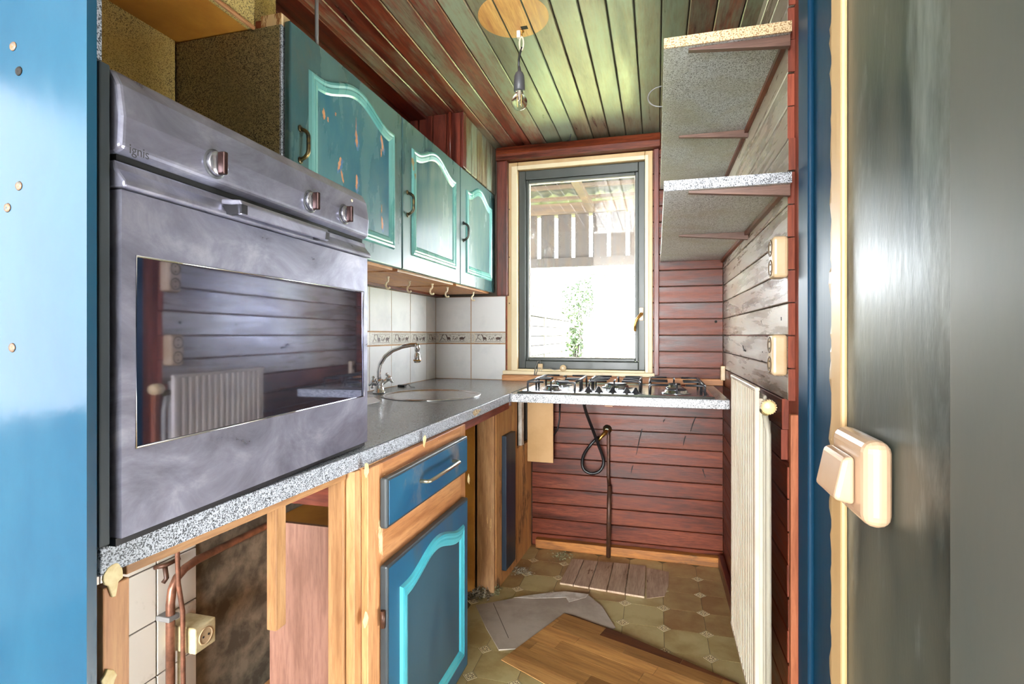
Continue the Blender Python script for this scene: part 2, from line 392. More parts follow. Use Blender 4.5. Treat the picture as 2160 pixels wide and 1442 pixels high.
for i in range(-4, 4):
    for j in range(-12, 6):
        x, y = -.139 + i * fp, 2.287 + j * fp
        if x < XR and y < YB and y + fp > .3:
            dark = (x > -.1 and y > 2.0 and R() < .7) or (y > 2.4 and R() < .45)  # shade towards the back right put into the tile colour
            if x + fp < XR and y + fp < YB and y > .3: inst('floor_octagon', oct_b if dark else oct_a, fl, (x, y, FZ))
            else:
                pp = clip_poly([(x + q_[0], y + q_[1]) for q_ in OP], clipr)
                if len(pp) > 2: MB().prism([(u_, v_, FZ) for u_, v_ in pp], (0, 0, .0016)).build('floor_octagon', 'vinyl_tile_shaded' if dark else 'vinyl_tile', fl)
        if x < XR - .03 and .33 < y < YB - .06:
            d = inst('floor_diamond', dia, fl, (x, y, FZ)); inst('printed_motif', motm, d, (0, 0, .0017))

# ---- back wall
bw = struct(MB().box(XL - .05, -.80, 3.018, 3.10, FZ, ZC + .1).box(-.045, .46, 3.018, 3.10, FZ, ZC + .1)
            .box(-.80, -.045, 3.018, 3.10, FZ, .935).box(-.80, -.045, 3.018, 3.10, 2.165, ZC + .1).build('wall_back', 'dark_grout'))
for k in range(-1, 26):
    z0, z1 = Z0 + k * PIT + .0022, Z0 + (k + 1) * PIT - .0012
    if z0 > ZC: break
    z1 = min(z1, ZC); z0 = max(z0, FZ)
    segs = [(-.70, XR)] if z1 < .93 else [(-.86, -.79), (-.055, XR)]
    if z0 > 2.16: segs = [(XL, XR)]
    for (a, b) in segs:
        B(a, b, 3.0 + U(0, .0015), 3.018, z0, z1).build('board', 'end_grain_x' if a == -.86 else 'wall_wood_x', bw, bevel=.0025, seg=1)
# ---- right wall
rw = struct(B(.358, .43, 1.50, 3.02, FZ, ZC + .1).build('wall_right', 'end_grain_z'))
for k in range(-1, 26):
    z0, z1 = Z0 + k * PIT + .0022, Z0 + (k + 1) * PIT - .0012
    if z0 > ZC: break
    y0 = 1.572 + U(-.010, .006)
    if .78 < z0 < .96: y0 = 1.66 + U(-.03, .03)
    B(XR + U(0, .0012), .358, y0, 3.0, max(z0, FZ), min(z1, ZC)).build('board', 'right_wall_sheen' if z0 > .93 else 'wall_wood_y', rw, bevel=.0025, seg=1)
    B(XR + .001, .3575, y0 - .003, y0 - .0002, max(z0, FZ), min(z1, ZC)).build('board_end', 'end_grain_z', rw)
# ---- ceiling
ce = struct(B(XL, .46, .3, 3.05, 2.282, 2.36).build('ceiling', 'dark_grout'))
CP = .0895; cx0 = px(1356, 284, z=ZC).x
pc = px(1083, 36, z=ZC); PR = .122
disc = [(pc.x + PR * math.cos(a * math.pi / 24), pc.y + PR * 1.05 * math.sin(a * math.pi / 24)) for a in range(48)]
for k in range(-15, 6):
    a, b = cx0 + k * CP + .002, cx0 + (k + 1) * CP - .002
    if b < XL or a > .44: continue
    a = max(a, XL); b = min(b, .44)
    m = 'ceiling_red' if (b < -.60 or a > .02) else 'ceiling_sheen'
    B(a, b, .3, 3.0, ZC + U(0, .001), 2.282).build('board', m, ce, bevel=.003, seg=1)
    pp = clip_poly(disc, [(a + .001, .3), (b - .001, .3), (b - .001, 3), (a + .001, 3)])
    if len(pp) > 2: MB().prism([(x, y, ZC - .0006) for x, y in pp], (0, 0, .002)).build('bare_patch', 'ceiling_pale', ce)
h = px(1106, 58, z=ZC)
tag(B(h.x - .012, h.x + .012, h.y - .01, h.y + .01, ZC - .0012, ZC).build('cable_hole', 'black_gap', ce))
for (a, b, z) in ((XL, -1.20, 2.222), (-1.198, -1.115, 2.246)):
    B(a, b, 1.262, 2.448, z, ZC).build('cornice_plank', 'red_wood_y', ce, bevel=.004)
# ---- left wall with tiles
lw = struct(B(XL - .06, XL, .3, 3.1, FZ, ZC + .1).build('wall_left', 'cement'))
tl_m = B(0, .008, .0025, .2105, .0025, .2095).mesh('tile', 'white_tile')
bt_m = B(0, .009, .0015, .2115, .0015, .0625).mesh('border_tile', 'border_tile')
def motif(org, es, et, en, s0=0, s1=.21):
    """animals and trees printed on the narrow border tile"""
    m = MB()
    def P(s, t, h=.0): return org + es * s + et * t + en * h
    def poly(pts):
        q = clip_poly(pts, [(s0 + .002, 0), (s1 - .002, 0), (s1 - .002, .06), (s0 + .002, .06)])
        if len(q) > 2: m.prism([P(a, b) for a, b in q], en * .0005)
    def seg(a, b, w):
        d = Vector((b[0] - a[0], b[1] - a[1])); d.normalize(); n = Vector((-d.y, d.x)) * w / 2
        poly([(a[0] - n.x, a[1] - n.y), (b[0] - n.x, b[1] - n.y), (b[0] + n.x, b[1] + n.y), (a[0] + n.x, a[1] + n.y)])
    for t in (.010, .051): seg((.018, t), (.192, t), .0014)
    seg((.04, .03), (.028, .014), .003); seg((.04, .03), (.043, .05), .0035); seg((.043, .03), (.062, .017), .003); seg((.043, .045), (.055, .05), .003)
    def beast(s, L, hgt):
        poly([(s + L * (.5 + .5 * math.cos(a)), .028 + hgt * math.sin(a)) for a in [k * math.pi / 6 for k in range(12)]])
        for f in (.12, .3, .72, .9): seg((s + L * f, .028), (s + L * f + .001, .013), .0028)
    beast(.072, .024, .008); seg((.075, .03), (.070, .046), .006); seg((.070, .046), (.062, .050), .004)
    beast(.152, .032, .008); seg((.182, .03), (.190, .034), .006); seg((.19, .037), (.187, .043), .002)
    for (s, t) in ((.108, .018), (.122, .016), (.132, .022)): seg((s, t), (s + .006, t + .014), .0026); seg((s + .006, t + .014), (s + .011, t), .0024)
    seg((.11, .036), (.12, .04), .003); seg((.145, .044), (.155, .046), .0026); seg((.09, .044), (.1, .041), .0026)
    return m
ys = [2.995 - .135] + [2.86 - .213 * (k + 1) for k in range(7)]
for k, y in enumerate(ys):
    for zz in (.9, 1.1815):
        if k == 0: B(XL, XL + .008, y + .0015, 2.991, zz + .0015, zz + .2105).build('tile', 'white_tile', lw)
        else: inst('tile', tl_m, lw, (XL, y, zz))
    if k == 0:
        b = B(XL, XL + .009, y + .0015, 2.991, 1.117, 1.178).build('border_tile', 'border_tile', lw)
        motif(Vector((XL + .009, y, 1.1165)), Vector((0, 1, 0)), Vector((0, 0, 1)), Vector((1, 0, 0)), 0, .13).build('printed_animals', 'print_brown', b)
    else:
        b = inst('border_tile', bt_m, lw, (XL, y, 1.115)); WL[b.name] = Matrix.Translation((XL, y, 1.115))
        motif(Vector((XL + .009, y, 1.1165)), Vector((0, 1, 0)), Vector((0, 0, 1)), Vector((1, 0, 0))).build('printed_animals', 'print_brown', b)
gr = B(XL, XL + .0068, 1.2, 2.995, .9, 1.393).build('grout', 'grout', lw)
B(XL, -.857, 2.9905, 3.018, .9, 1.393).build('grout', 'grout', bw)
for (a, b) in ((-1.299, -1.0750), (-1.0700, -.858)):
    for zz in (.9, 1.1815): B(a, b, 2.989, 2.9945, zz + .0025, zz + .2095).build('tile', 'white_tile', bw)
    t_ = B(a, b, 2.988, 2.9945, 1.117, 1.178).build('border_tile', 'border_tile', bw)
    motif(Vector((a, 2.988, 1.1165)), Vector((1, 0, 0)), Vector((0, 0, 1)), Vector((0, -1, 0))).build('printed_animals', 'print_brown', t_)
    arc = [(a + .008 + .016 * math.cos(q), 2.9878, 1.1475 + .028 * math.sin(q)) for q in [-1.5 + 3 * k / 8 for k in range(9)]]
    MB().tube(arc, .0022, 6).build('printed_arc', 'border_edge', t_)
# white tiles and joints on the lower left wall, bare cement beside them
B(XL, XL + .004, .5, 1.25, FZ, .86).build('grout', 'dark_grout', lw)
for j in range(-4, 1):
    for k in range(-1, 6):
        a, b = 1.123 + j * .15 + .002, min(1.123 + (j + 1) * .15 - .002, 1.25)
        z0, z1 = .544 - k * .15 + .002, .544 - (k - 1) * .15 - .002
        z1 = min(z1, .86); z0 = max(z0, FZ)
        if z1 - z0 > .02: B(XL, XL + .009, a, b, z0, z1).build('tile', 'dirty_tile', lw, bevel=.0015, seg=1)
q = px(1123, 0, z=2)  # (upper boarding)
for k in range(4):
    B(XL, XL + .014, .5, 2.45, 1.93 + k * .0883 + .001, min(1.93 + (k + 1) * .0883 - .001, ZC)).build('board', 'red_wood_y', lw, bevel=.002, seg=1)
# ---- boxed-in corner above the wall cabinets
bk = struct(B(XL, -.935, 2.465, 3.0, 1.992, ZC).build('wall_bulkhead', 'dark_grout'))
for k in range(5):
    a = XL + k * .0755
    B(a + .002, a + .0735, 2.450, 2.465, 1.992, ZC).build('board', 'red_wood_z', bk, bevel=.003, seg=1)
B(-.935, -.917, 2.447, 2.49, 1.992, ZC).build('corner_board', 'red_wood_z', bk, bevel=.003)
for k in range(6):
    a = 2.492 + k * .0845
    B(-.935, -.92, a + .002, a + .0825, 1.992, ZC).build('board', 'green_board', bk, bevel=.003, seg=1)
MB().tube([(-.985, 2.442, 1.99), (-.985, 2.442, ZC)], .009, 8).build('pipe', 'red_wood_z', bk)

# ---- window
X = lambda u, y=3.0: px(u, 600, y=y).x
wf = struct(thing('window_1', 'cream framed window with dark grey sash looking onto the porch', None, ((X(1070) + X(1378)) / 2, 3.0, .945)))
fx0, fx1, fz0, fz1 = X(1071), X(1377), .945, 2.172
sx0, sx1, sz0, sz1 = X(1096, 3.03), X(1361, 3.03), .968, 2.125
gx0, gx1, gz0, gz1 = X(1117, 3.04), X(1340, 3.04), 1.032, 2.055
def frame(x0, x1, z0, z1, a0, a1, b0, b1, y0, y1):
    return MB().box(x0, a0, y0, y1, z0, z1).box(a1, x1, y0, y1, z0, z1).box(a0, a1, y0, y1, z0, b0).box(a0, a1, y0, y1, b1, z1)
frame(fx0, fx1, fz0, fz1, sx0, sx1, sz0, sz1, 2.985, 3.09).build('frame', 'beige_paint', wf, bevel=.004)
frame(fx0 + .028, fx1 - .022, fz0 + .012, fz1 - .024, sx0, sx1, sz0, sz1, 2.976, 2.986).build('frame_moulding', 'cream_paint', wf, bevel=.003)
so = frame(sx0, sx1, sz0, sz1, gx0 - .018, gx1 + .018, gz0 - .018, gz1 + .018, 3.01, 3.07).build('sash', 'sash_grey', wf, bevel=.004)
frame(gx0 - .018, gx1 + .018, gz0 - .018, gz1 + .018, gx0, gx1, gz0, gz1, 3.022, 3.06).build('glazing_bead', 'sash_grey', so, bevel=.004)
frame(gx0 - .002, gx1 + .002, gz0 - .002, gz1 + .002, gx0 + .004, gx1 - .004, gz0 + .004, gz1 - .004, 3.035, 3.05).build('glazing_seal', 'pale_torn', so)
B(gx0, gx1, 3.040, 3.044, gz0, gz1).build('pane', 'window_glass', wf)
hx = X(1353, 3.0); hz = px(1353, 662, y=3.0).z
hd = B(hx - .011, hx + .011, 3.0, 3.012, hz - .036, hz + .036).build('handle', 'cream_plastic', wf, bevel=.004)
MB().tube([(hx, 3.0, hz), (hx, 2.975, hz), (hx - .006, 2.966, hz - .008), (hx - .024, 2.962, hz - .03), (hx - .034, 2.964, hz - .06), (hx - .034, 2.966, hz - .095)],
          [.009, .009, .009, .0075, .007, .0065], 8).build('lever', 'brass', hd)
B(fx0 - .02, fx1 + .01, 2.958, 3.0, .935, .957).build('sill', 'cream_paint', wf, bevel=.004)
for zz in (1.35, 1.62, 1.9):
    MB().lathe([(.0, 0), (.004, .0005), (.004, .002)], (fx0 + .014, 2.986, zz), (0, -1, 0), 8).build('screw', 'socket_dark', wf)
struct(B(X(1060, 2.96), XR - .005, 2.945, 3.0, .9, .933).build('trim_1', 'orange_wood_x', bevel=.003))
struct(MB().prism([(X(1047, 2.95), 3.0, 2.175), (X(1047, 2.95), 2.935, 2.175), (X(1047, 2.95), 2.935, 2.21), (X(1047, 2.95), 2.95, 2.255), (X(1047, 2.95), 3.0, 2.262)], (X(1393, 2.95) - X(1047, 2.95), 0, 0)).build('trim_2', 'wall_wood_x', bevel=.004))
struct(B(X(1049, 2.96), X(1071, 2.96), 2.945, 3.0, 1.392, 2.175).build('trim_3', 'red_wood_z', bevel=.005))
struct(B(X(1379, 2.98), X(1390, 2.98), 2.972, 3.0, .945, 2.175).build('trim_4', 'red_wood_z', bevel=.003))
struct(B(-.67, XR - .025, 2.955, 2.9995, FZ, FZ + .05).build('baseboard_back', 'batten_wood', bevel=.004))
struct(B(.312, .339, 2.02, 2.954, FZ, FZ + .07).build('baseboard_right', 'red_wood_y', bevel=.003))

# ---- doorway on the right: batten, plank, jamb, casing, near wall with the switch
struct(B(.3582, .372, 1.545, 1.57, .985, ZC).build('trim_5', 'end_grain_z', bevel=.002))
struct(B(.3405, .3625, 1.535, 1.556, FZ, .955).build('trim_6', 'plank_orange', bevel=.003))
struct(B(.372, .384, 1.52, 1.55, .955, ZC).build('trim_7', 'red_wood_z', bevel=.002))
jb = struct(thing('door_1', 'blue glossy painted door jamb at the kitchen entrance', None, (.40, 1.38, FZ)))
B(.362, .43, 1.255, 1.50, FZ, ZC).build('jamb', 'jamb_blue', jb, bevel=.004)
B(.349, .364, 1.405, 1.498, FZ, ZC).build('door_stop', 'jamb_blue', jb, bevel=.006, seg=3)
m = MB()
zz = FZ
pts = []
while zz < 2.4:
    pts.append((.352 + U(-.003, .004), 1.249, zz)); zz += U(.012, .04)
m.prism(pts + [(.45, 1.249, pts[-1][2]), (.45, 1.249, FZ)], (0, -.016, 0))
struct(m.build('trim_8', 'beige_paint'))
nr = struct(B(.2, .26, -1.2, .665, FZ, 2.5).build('wall_hall_right', 'hall_green'))
struct(MB().box(.196, .262, .665, .694, FZ, 2.5).box(.1935, .2, .648, .667, FZ, 2.5).build('trim_9', 'beige_paint', bevel=.003))
struct(B(.188, .2, -1.2, .418, FZ, 2.5).build('trim_10', 'hall_grey', bevel=.003))
struct(MB().box(.26, 1.5, .60, .66, FZ, 2.5).box(1.44, 1.5, .66, 1.3, FZ, 2.5).box(.43, 1.5, 1.3, 1.36, FZ, 2.5).build('wall_side_room', 'plaster_hall'))
# ---- unseen hall behind the camera, open at the rear, lit by added lamps
bp = struct(MB().box(-2.6, -.640, .463, .4745, .86, 2.5).box(-.80, -.640, .463, .4745, FZ, .86).box(-2.6, XL, .463, .4745, FZ, .86).build('wall_hall_front', 'tall_blue'))
for (u, v) in ((28, 98), (40, 150), (40, 392), (26, 733), (16, 438)):
    q = px(u, v, y=.463)
    MB().lathe([(.006, 0), (.005, .0012), (.002, .0014), (.0, .0006)], (q.x, .4631, q.z), (0, -1, 0), 12).build('screw_filler', 'filler_ring' if v != 150 else 'black_gap', bp)
struct(MB().box(-2.66, -2.6, -2.7, -1.9, FZ, 2.5).box(-2.66, -2.6, .1, .5, FZ, 2.5).box(-2.66, -2.6, -6.0, -2.7, FZ, 2.5).box(-2.66, -2.6, -1.9, .1, FZ, 2.5).build('wall_hall_left', 'plaster_hall'))
struct(MB().box(-2.66, -2.35, -6.0, -5.92, FZ, 2.5).box(1.75, 2.1, -6.0, -5.92, FZ, 2.5).box(-2.35, 1.75, -6.0, -5.92, FZ, .18).box(-2.35, 1.75, -6.0, -5.92, 2.42, 2.5).build('wall_hall_rear', 'plaster_hall'))
struct(MB().box(2.04, 2.1, -6.0, -1.2, FZ, 2.5).box(.26, 2.1, -1.2, -1.14, FZ, 2.5).build('wall_room_right', 'plaster_hall'))
struct(B(-2.66, 2.1, -6.0, .5, 2.5, 2.56).build('ceiling_hall', 'plaster_hall'))
struct(B(.2, 1.5, .5, 1.36, 2.5, 2.56).build('ceiling_side_room', 'plaster_hall'))
struct(B(XL, .43, .4745, .5, ZC, 2.5).build('wall_above_opening', 'plaster_hall'))
struct(B(-2.66, 2.1, -6.0, .3, FZ - .06, FZ).build('floor_hall', 'hall_floor'))
# ================================================================== WORKTOPS
WX = -.64
SKC, SKR = Vector((-.955, 2.15, .9)), .2
def holed_slab(x0, x1, y0, y1, z0, z1, cxy, r, n=48):
    m = MB(); pts_o = []; pts_i = []
    cx, cy = cxy
    ya, yb = cy - .26, cy + .26
    for k in range(n):
        a = 2 * math.pi * (k + .5) / n; d = (math.cos(a), math.sin(a))
        tx = ((x1 - cx) if d[0] > 0 else (x0 - cx)) / d[0]; ty = ((yb - cy) if d[1] > 0 else (ya - cy)) / d[1]
        tt = min(tx, ty); pts_o.append((cx + d[0] * tt, cy + d[1] * tt)); pts_i.append((cx + d[0] * r, cy + d[1] * r))
    for z, fl in ((z1, False), (z0, True)):
        vs = [(x, y, z) for x, y in pts_o] + [(x, y, z) for x, y in pts_i]
        fs = [(k, (k + 1) % n, n + (k + 1) % n, n + k) for k in range(n)]
        m.add(vs, [f[::-1] if fl else f for f in fs])
    m.add([(x, y, z1) for x, y in pts_i] + [(x, y, z0) for x, y in pts_i], [(k, (k + 1) % n, n + (k + 1) % n, n + k) for k in range(n)])
    # the four corner triangles of the ringed square
    for sx in (x0, x1):
        for sy in (ya, yb):
            near = sorted(pts_o, key=lambda p: (p[0] - sx) ** 2 + (p[1] - sy) ** 2)[:2]
            for z in (z1, z0): m.add([(near[0][0], near[0][1], z), (near[1][0], near[1][1], z), (sx, sy, z)], [(0, 1, 2)])
    m.prism([(x0, y0, z0), (-.6755, y0, z0), (-.652, 1.08, z0), (x1, ya, z0), (x0, ya, z0)], (0, 0, z1 - z0)).box(x0, x1, yb, y1, z0, z1)
    m.add([(x1, ya, z0), (x1, yb, z0), (x1, yb, z1), (x1, ya, z1)], [(0, 1, 2, 3)])
    return m
wt = thing('worktop', 'grey speckled laminate worktop with the round sink, under the oven', 'worktop', (-.97, 1.75, .862))
holed_slab(-1.30, WX - .004, .5, 2.988, .862, .9, (SKC.x, SKC.y), SKR).build('slab', 'speckle_top', wt)
MB().prism([(-.675, .5, .863), (-.6515, 1.08, .863), (WX - .0035, SKC.y - .26, .863), (WX - .0035, 2.285, .863), (WX + .003, 2.285, .863), (WX + .003, SKC.y - .26, .863), (-.645, 1.08, .863), (-.6685, .5, .863)], (0, 0, .0365)).build('edge_band', 'speckle_edge', wt, bevel=.002)
q = px(1003, 868, x=WX); n = 16
MB().prism([(WX + .0032, q.y + .055 * math.cos(2 * math.pi * k / n) * U(.6, 1.1), .882 + .013 * math.sin(2 * math.pi * k / n) * U(.5, 1.15)) for k in range(n)], (.0012, 0, 0)).build('chipped_edge', 'chipboard', wt)
tag(MB().prism([(-.70, .542, .846), (-.679, .542, .846), (-.660, 1.028, .846), (-.685, 1.028, .846)], (0, 0, .016)).build('rail_batten', 'raw_wood_y', bevel=.002), 'long raw wood batten fixed beneath the front edge under the oven', 'batten')
hw = thing('worktop', 'short speckled worktop carrying the gas hob under the window', 'worktop', (-.18, 2.65, .862))
B(WX + .0045, .285, 2.305, 2.988, .862, .9).build('slab', 'speckle_top', hw)
B(WX + .0045, .286, 2.298, 2.3045, .8625, .8995).build('edge_band', 'speckle_grey', hw, bevel=.002)
B(WX + .001, WX + .004, 2.290, 2.312, .845, .902).build('joint_strip', 'hob_steel', hw)
q = px(1285, 857, y=2.36)
B(q.x - .017, q.x + .017, 2.335, 2.375, .852, .862).build('wood_block', 'raw_wood_x', hw)

# ---- sink and tap
sk = thing('sink', 'round stainless steel sink bowl set into the grey worktop', 'sink', SKC)
MB().lathe([(.216, .0005), (.214, .004), (.205, .0055), (.198, .003), (.194, -.006), (.186, -.05), (.17, -.115), (.15, -.14), (.03, -.148), (.0, -.148)], SKC, (0, 0, 1), 48).build('bowl', 'steel_sink', sk)
MB().lathe([(.030, .0), (.028, .003), (.016, .002), (.0, .002)], SKC + Vector((0, 0, -.148)), (0, 0, 1), 20).build('drain', 'chrome', sk)
tp0 = px(800, 829, z=.9)
fa = thing('kitchen_tap', 'chrome two-handle mixer tap with a tall curved spout behind the sink', 'tap', tp0)
MB().lathe([(.029, 0), (.029, .006), (.022, .012), (.019, .04), (.022, .05), (.018, .064), (.0, .066)], tp0, (0, 0, 1), 20).build('base', 'chrome', fa)
T = lambda u, v, dy=0: px(u, v, y=tp0.y + dy)
sp = [T(800, 800), T(799, 785), T(802, 768, .005), T(812, 752, .01), T(828, 739, .015), T(848, 731, .02), T(868, 727, .025), T(879, 727, .03)]
sp2 = []
for i in range(len(sp) - 1):
    for k in range(3): sp2.append(sp[i].lerp(sp[i + 1], k / 3))
sp2.append(sp[-1])
MB().tube(sp2, .0095, 12).build('spout', 'chrome', fa)
e0 = T(880, 730, .03)
no = MB().lathe([(.011, .012), (.012, 0), (.012, -.02), (.008, -.024), (.008, -.03), (.013, -.036), (.0165, -.06), (.0165, -.07), (.012, -.074), (.0, -.074)], e0, (0, 0, 1), 16).build('nozzle', 'chrome', fa)
MB().lathe([(.0172, -.06), (.0178, -.063), (.0172, -.066)], e0, (0, 0, 1), 16).build('ring', 'brass', no)
for (u, v, dy, ax) in ((786, 806, -.03, (-.55, -.75, .35)), (821, 797, .02, (.6, .35, .45))):
    hpos = T(u, v, dy); av = Vector(ax).normalized()
    st = MB().tube([tp0 + Vector((0, 0, .035)), hpos], .010, 10).build('handle_stem', 'chrome', fa)
    hm = MB().lathe([(.012, -.012), (.013, .0), (.010, .008), (.0, .010)], hpos, av, 14)
    s1 = av.cross(Vector((0, 0, 1))).normalized(); s2 = av.cross(s1).normalized()
    for k in range(4):
        dvec = s1 * math.cos(k * math.pi / 2 + .5) + s2 * math.sin(k * math.pi / 2 + .5)
        hm.tube([hpos + dvec * .008, hpos + dvec * .02, hpos + dvec * .023, hpos + dvec * .028, hpos + dvec * .031], [.004, .0035, .007, .007, .002], 8)
    hm.build('cross_handle', 'chrome', fa)
q = px(848, 816, z=.9)
pl = thing('sink_plug', 'small black sink plug with a wire lying behind the sink', 'plug', q)
B(q.x - .02, q.x + .02, q.y - .012, q.y + .012, .9, .912).build('plug', 'black_rubber', pl, bevel=.003)
MB().tube([q + Vector((.02, 0, .008)), q + Vector((.03, .01, .016)), q + Vector((.045, .0, .004)), q + Vector((.06, -.02, .003)), q + Vector((.085, -.03, .003))], .0015, 6).build('wire', 'black_metal', pl)
a_, b_, c_, d_ = px(762, 856, z=.9), px(806, 846, z=.9), px(788, 838, z=.9), px(758, 840, z=.9)
tag(MB().prism([a_, b_, c_, d_], (0, 0, .002)).build('paper_sheet', 'paper_white'), 'white sheet of card lying on the worktop beside the oven', 'paper')

# ================================================================== GAS HOB
hb = thing('gas_hob', 'stainless five-burner gas hob with black pan supports under the window', 'hob', (-.19, 2.6, .9))
hx0, hx1, hy0, hy1 = -.615, .235, 2.335, 2.865
tr = MB()
lv = [(0, .0), (.004, .007), (.02, .009), (.03, .004)]
for (d0, h0), (d1, h1) in zip(lv, lv[1:]):
    a = [(hx0 + d0, hy0 + d0), (hx1 - d0, hy0 + d0), (hx1 - d0, hy1 - d0), (hx0 + d0, hy1 - d0)]
    b = [(hx0 + d1, hy0 + d1), (hx1 - d1, hy0 + d1), (hx1 - d1, hy1 - d1), (hx0 + d1, hy1 - d1)]
    tr.add([(x, y, .9005 + h0) for x, y in a] + [(x, y, .9005 + h1) for x, y in b], [(k, (k + 1) % 4, 4 + (k + 1) % 4, 4 + k) for k in range(4)])
d = .03
tr.add([(hx0 + d, hy0 + d, .9045), (hx1 - d, hy0 + d, .9045), (hx1 - d, hy1 - d, .9045), (hx0 + d, hy1 - d, .9045)], [(0, 1, 2, 3)])
tr.build('tray', 'hob_steel', hb)
ZH = .9045
for (bx, by, br) in ((-.475, 2.47, .036), (-.475, 2.73, .045), (-.19, 2.67, .062), (.085, 2.47, .052), (.085, 2.73, .036)):
    bo = MB().lathe([(br * 1.25, 0), (br * 1.2, .004), (br * .95, .006), (br * .95, .014), (0, .014)], (bx, by, ZH), (0, 0, 1), 24).build('burner', 'hob_steel', hb)
    MB().lathe([(br * .8, .014), (br * .82, .019), (br * .7, .022), (0, .022)], (bx, by, ZH), (0, 0, 1), 24).build('burner_cap', 'black_metal', bo)
def grate(x0, x1, y0, y1, cs):
    m = MB(); zt = ZH + .042; r = .0052; ym = (y0 + y1) / 2; xm = (x0 + x1) / 2
    def bar(p, feet): 
        a, b = Vector(p[0]), Vector(p[1]); path = []
        if feet[0]: path += [(a.x, a.y, ZH), (a.x, a.y, zt - .008)]
        dv = (b - a).normalized() * .008
        path += [a + (dv if feet[0] else Vector())] + [b - (dv if feet[1] else Vector())]
        if feet[1]: path += [(b.x, b.y, zt - .008), (b.x, b.y, ZH)]
        m.tube(path, r, 6)
    for y in (y0, ym - .03, ym + .03, y1):
        bar(((x0, y, zt), (xm - .035, y, zt)), (True, False)); bar(((xm + .035, y, zt), (x1, y, zt)), (False, True))
    m.tube([(x0, y0, zt), (x0, y1, zt)], r, 6); m.tube([(x1, y0, zt), (x1, y1, zt)], r, 6)
    m.tube([(xm, y0 - .005, ZH + .004), (xm, y0, zt), (xm, y0 + .07, zt)], r * .8, 6); m.tube([(xm, y1 - .07, zt), (xm, y1, zt), (xm, y1 + .004, ZH)], r * .8, 6)
    return m.build('pan_support', 'black_metal', hb)
grate(-.58, -.36, 2.40, 2.82, 0); grate(-.03, .20, 2.40, 2.82, 0)
grate(-.31, -.075, 2.53, 2.82, 0)
for u in (1240, 1262, 1292, 1322.5, 1341.5):
    q = px(u, 829, z=ZH)
    MB().lathe([(.019, 0), (.019, .004), (.014, .010), (.008, .020), (.005, .028), (0, .029)], (q.x, 2.40 if u in (1262, 1292, 1322.5) else 2.385, ZH), (0, 0, 1), 4 if False else 14).build('control_knob', 'black_metal', hb)
# plugs left on the sill
q = px(1140, 770, y=2.972)
pg = thing('power_plug', 'cream power plug with grey cable standing on the window sill', 'plug', (q.x, 2.972, .957))
B(q.x - .014, q.x + .014, 2.962, 2.982, .966, 1.0).build('body', 'cream_plastic', pg, bevel=.004)
for dx in (-.006, .006): MB().tube([(q.x + dx, 2.972, .957), (q.x + dx, 2.972, .967)], .002, 6).build('pin', 'chrome', pg)
c0 = px(1127, 795, y=2.95)
MB().tube([(c0.x, 2.952, .935), (c0.x + .004, 2.955, .975), (c0.x + .016, 2.965, 1.012), (c0.x + .03, 2.97, 1.018), (q.x, 2.972, 1.0)], .0032, 8).build('cable', 'cable_grey', pg)
q2 = px(1188, 775, y=2.975)
pg2 = thing('power_plug', 'round white plug head lying on its side at mid sill', 'plug', (q2.x, 2.975, .957))
MB().lathe([(.0, -.012), (.018, -.012), (.019, -.004), (.019, .006), (.012, .012), (0, .012)], (q2.x, 2.972, .976), (.2, -1, 0), 14).build('body', 'cream_plastic', pg2)
MB().tube([(q2.x - .017, 2.976, .972), (q2.x - .05, 2.975, .966), (q2.x - .08, 2.974, .974), (c0.x + .02, 2.96, .975), (c0.x + .008, 2.952, .935)], .0026, 8).build('cable', 'cable_grey', pg2)

# ================================================================== OVEN
OL = Vector((-.655, .502, .906)); OR_ = Vector((-.678, 1.125, .906))
dv = (OR_ - OL).normalized(); OT = math.atan2(dv.y, dv.x); OW = (OR_ - OL).length
ov = thing('built_in_oven', 'stainless steel built-in oven with glass door standing on the worktop', 'oven', OL, OT)
nrm = Vector((dv.y, -dv.x, 0))
def of(u, v, out=0):
    d_ = ray(u, v); p0 = OL + nrm * out; tt = (p0 - CAM).dot(nrm) / d_.dot(nrm); p = CAM + d_ * tt
    return (p - OL).dot(dv), p.z - OL.z
OH = .592
B(.012, OW - .012, .03, .52, .002, OH - .004).build('body', 'black_metal', ov, local=True)
zp = .486
MB().prism([(0, .028, zp), (0, -.004, zp), (0, -.016, zp + .006), (0, -.018, zp + .045), (0, -.012, zp + .085), (0, .000, OH), (0, .028, OH)], (OW, 0, 0)).build('control_panel', 'oven_steel', ov, local=True, bevel=.006, seg=3)
cp = None
for (u, v, dpx) in ((452, 346, 46), (653, 425, 37), (725, 452, 34)):
    s, z = of(u, v, .016); r = .0185
    kb = MB().lathe([(r, 0), (r, .006), (r * .92, .009), (0, .009)], (s, -.0175, z), (0, -1, 0), 28).build('knob', 'knob_face', ov, local=True)
    B(s - .0045, s + .004, -.038, -.024, z - r * .92, z + r * .92).build('grip', 'knob_side', kb, local=True, bevel=.002)
    MB().lathe([(r * 1.18, 0), (r * 1.18, .0008), (0, .0008)], (s, -.0172, z), (0, -1, 0), 28).build('dial_ring', 'grey_plastic', kb, local=True)
s, z = of(741, 423, .016)
MB().lathe([(.0035, 0), (.003, .001), (0, .0015)], (s, -.0175, z), (0, -1, 0), 10).build('indicator_lamp', 'cream_plastic', ov, local=True)
B(.006, OW - .006, -.002, .028, .478, zp).build('air_gap', 'black_gap', ov, local=True)
MB().prism([(0, .024, .442), (0, -.022, .442), (0, -.022, .449), (0, -.008, .466), (0, -.006, .477), (0, .024, .477)], (OW + .001, 0, 0)).build('door_top_trim', 'oven_steel', ov, local=True, bevel=.003)
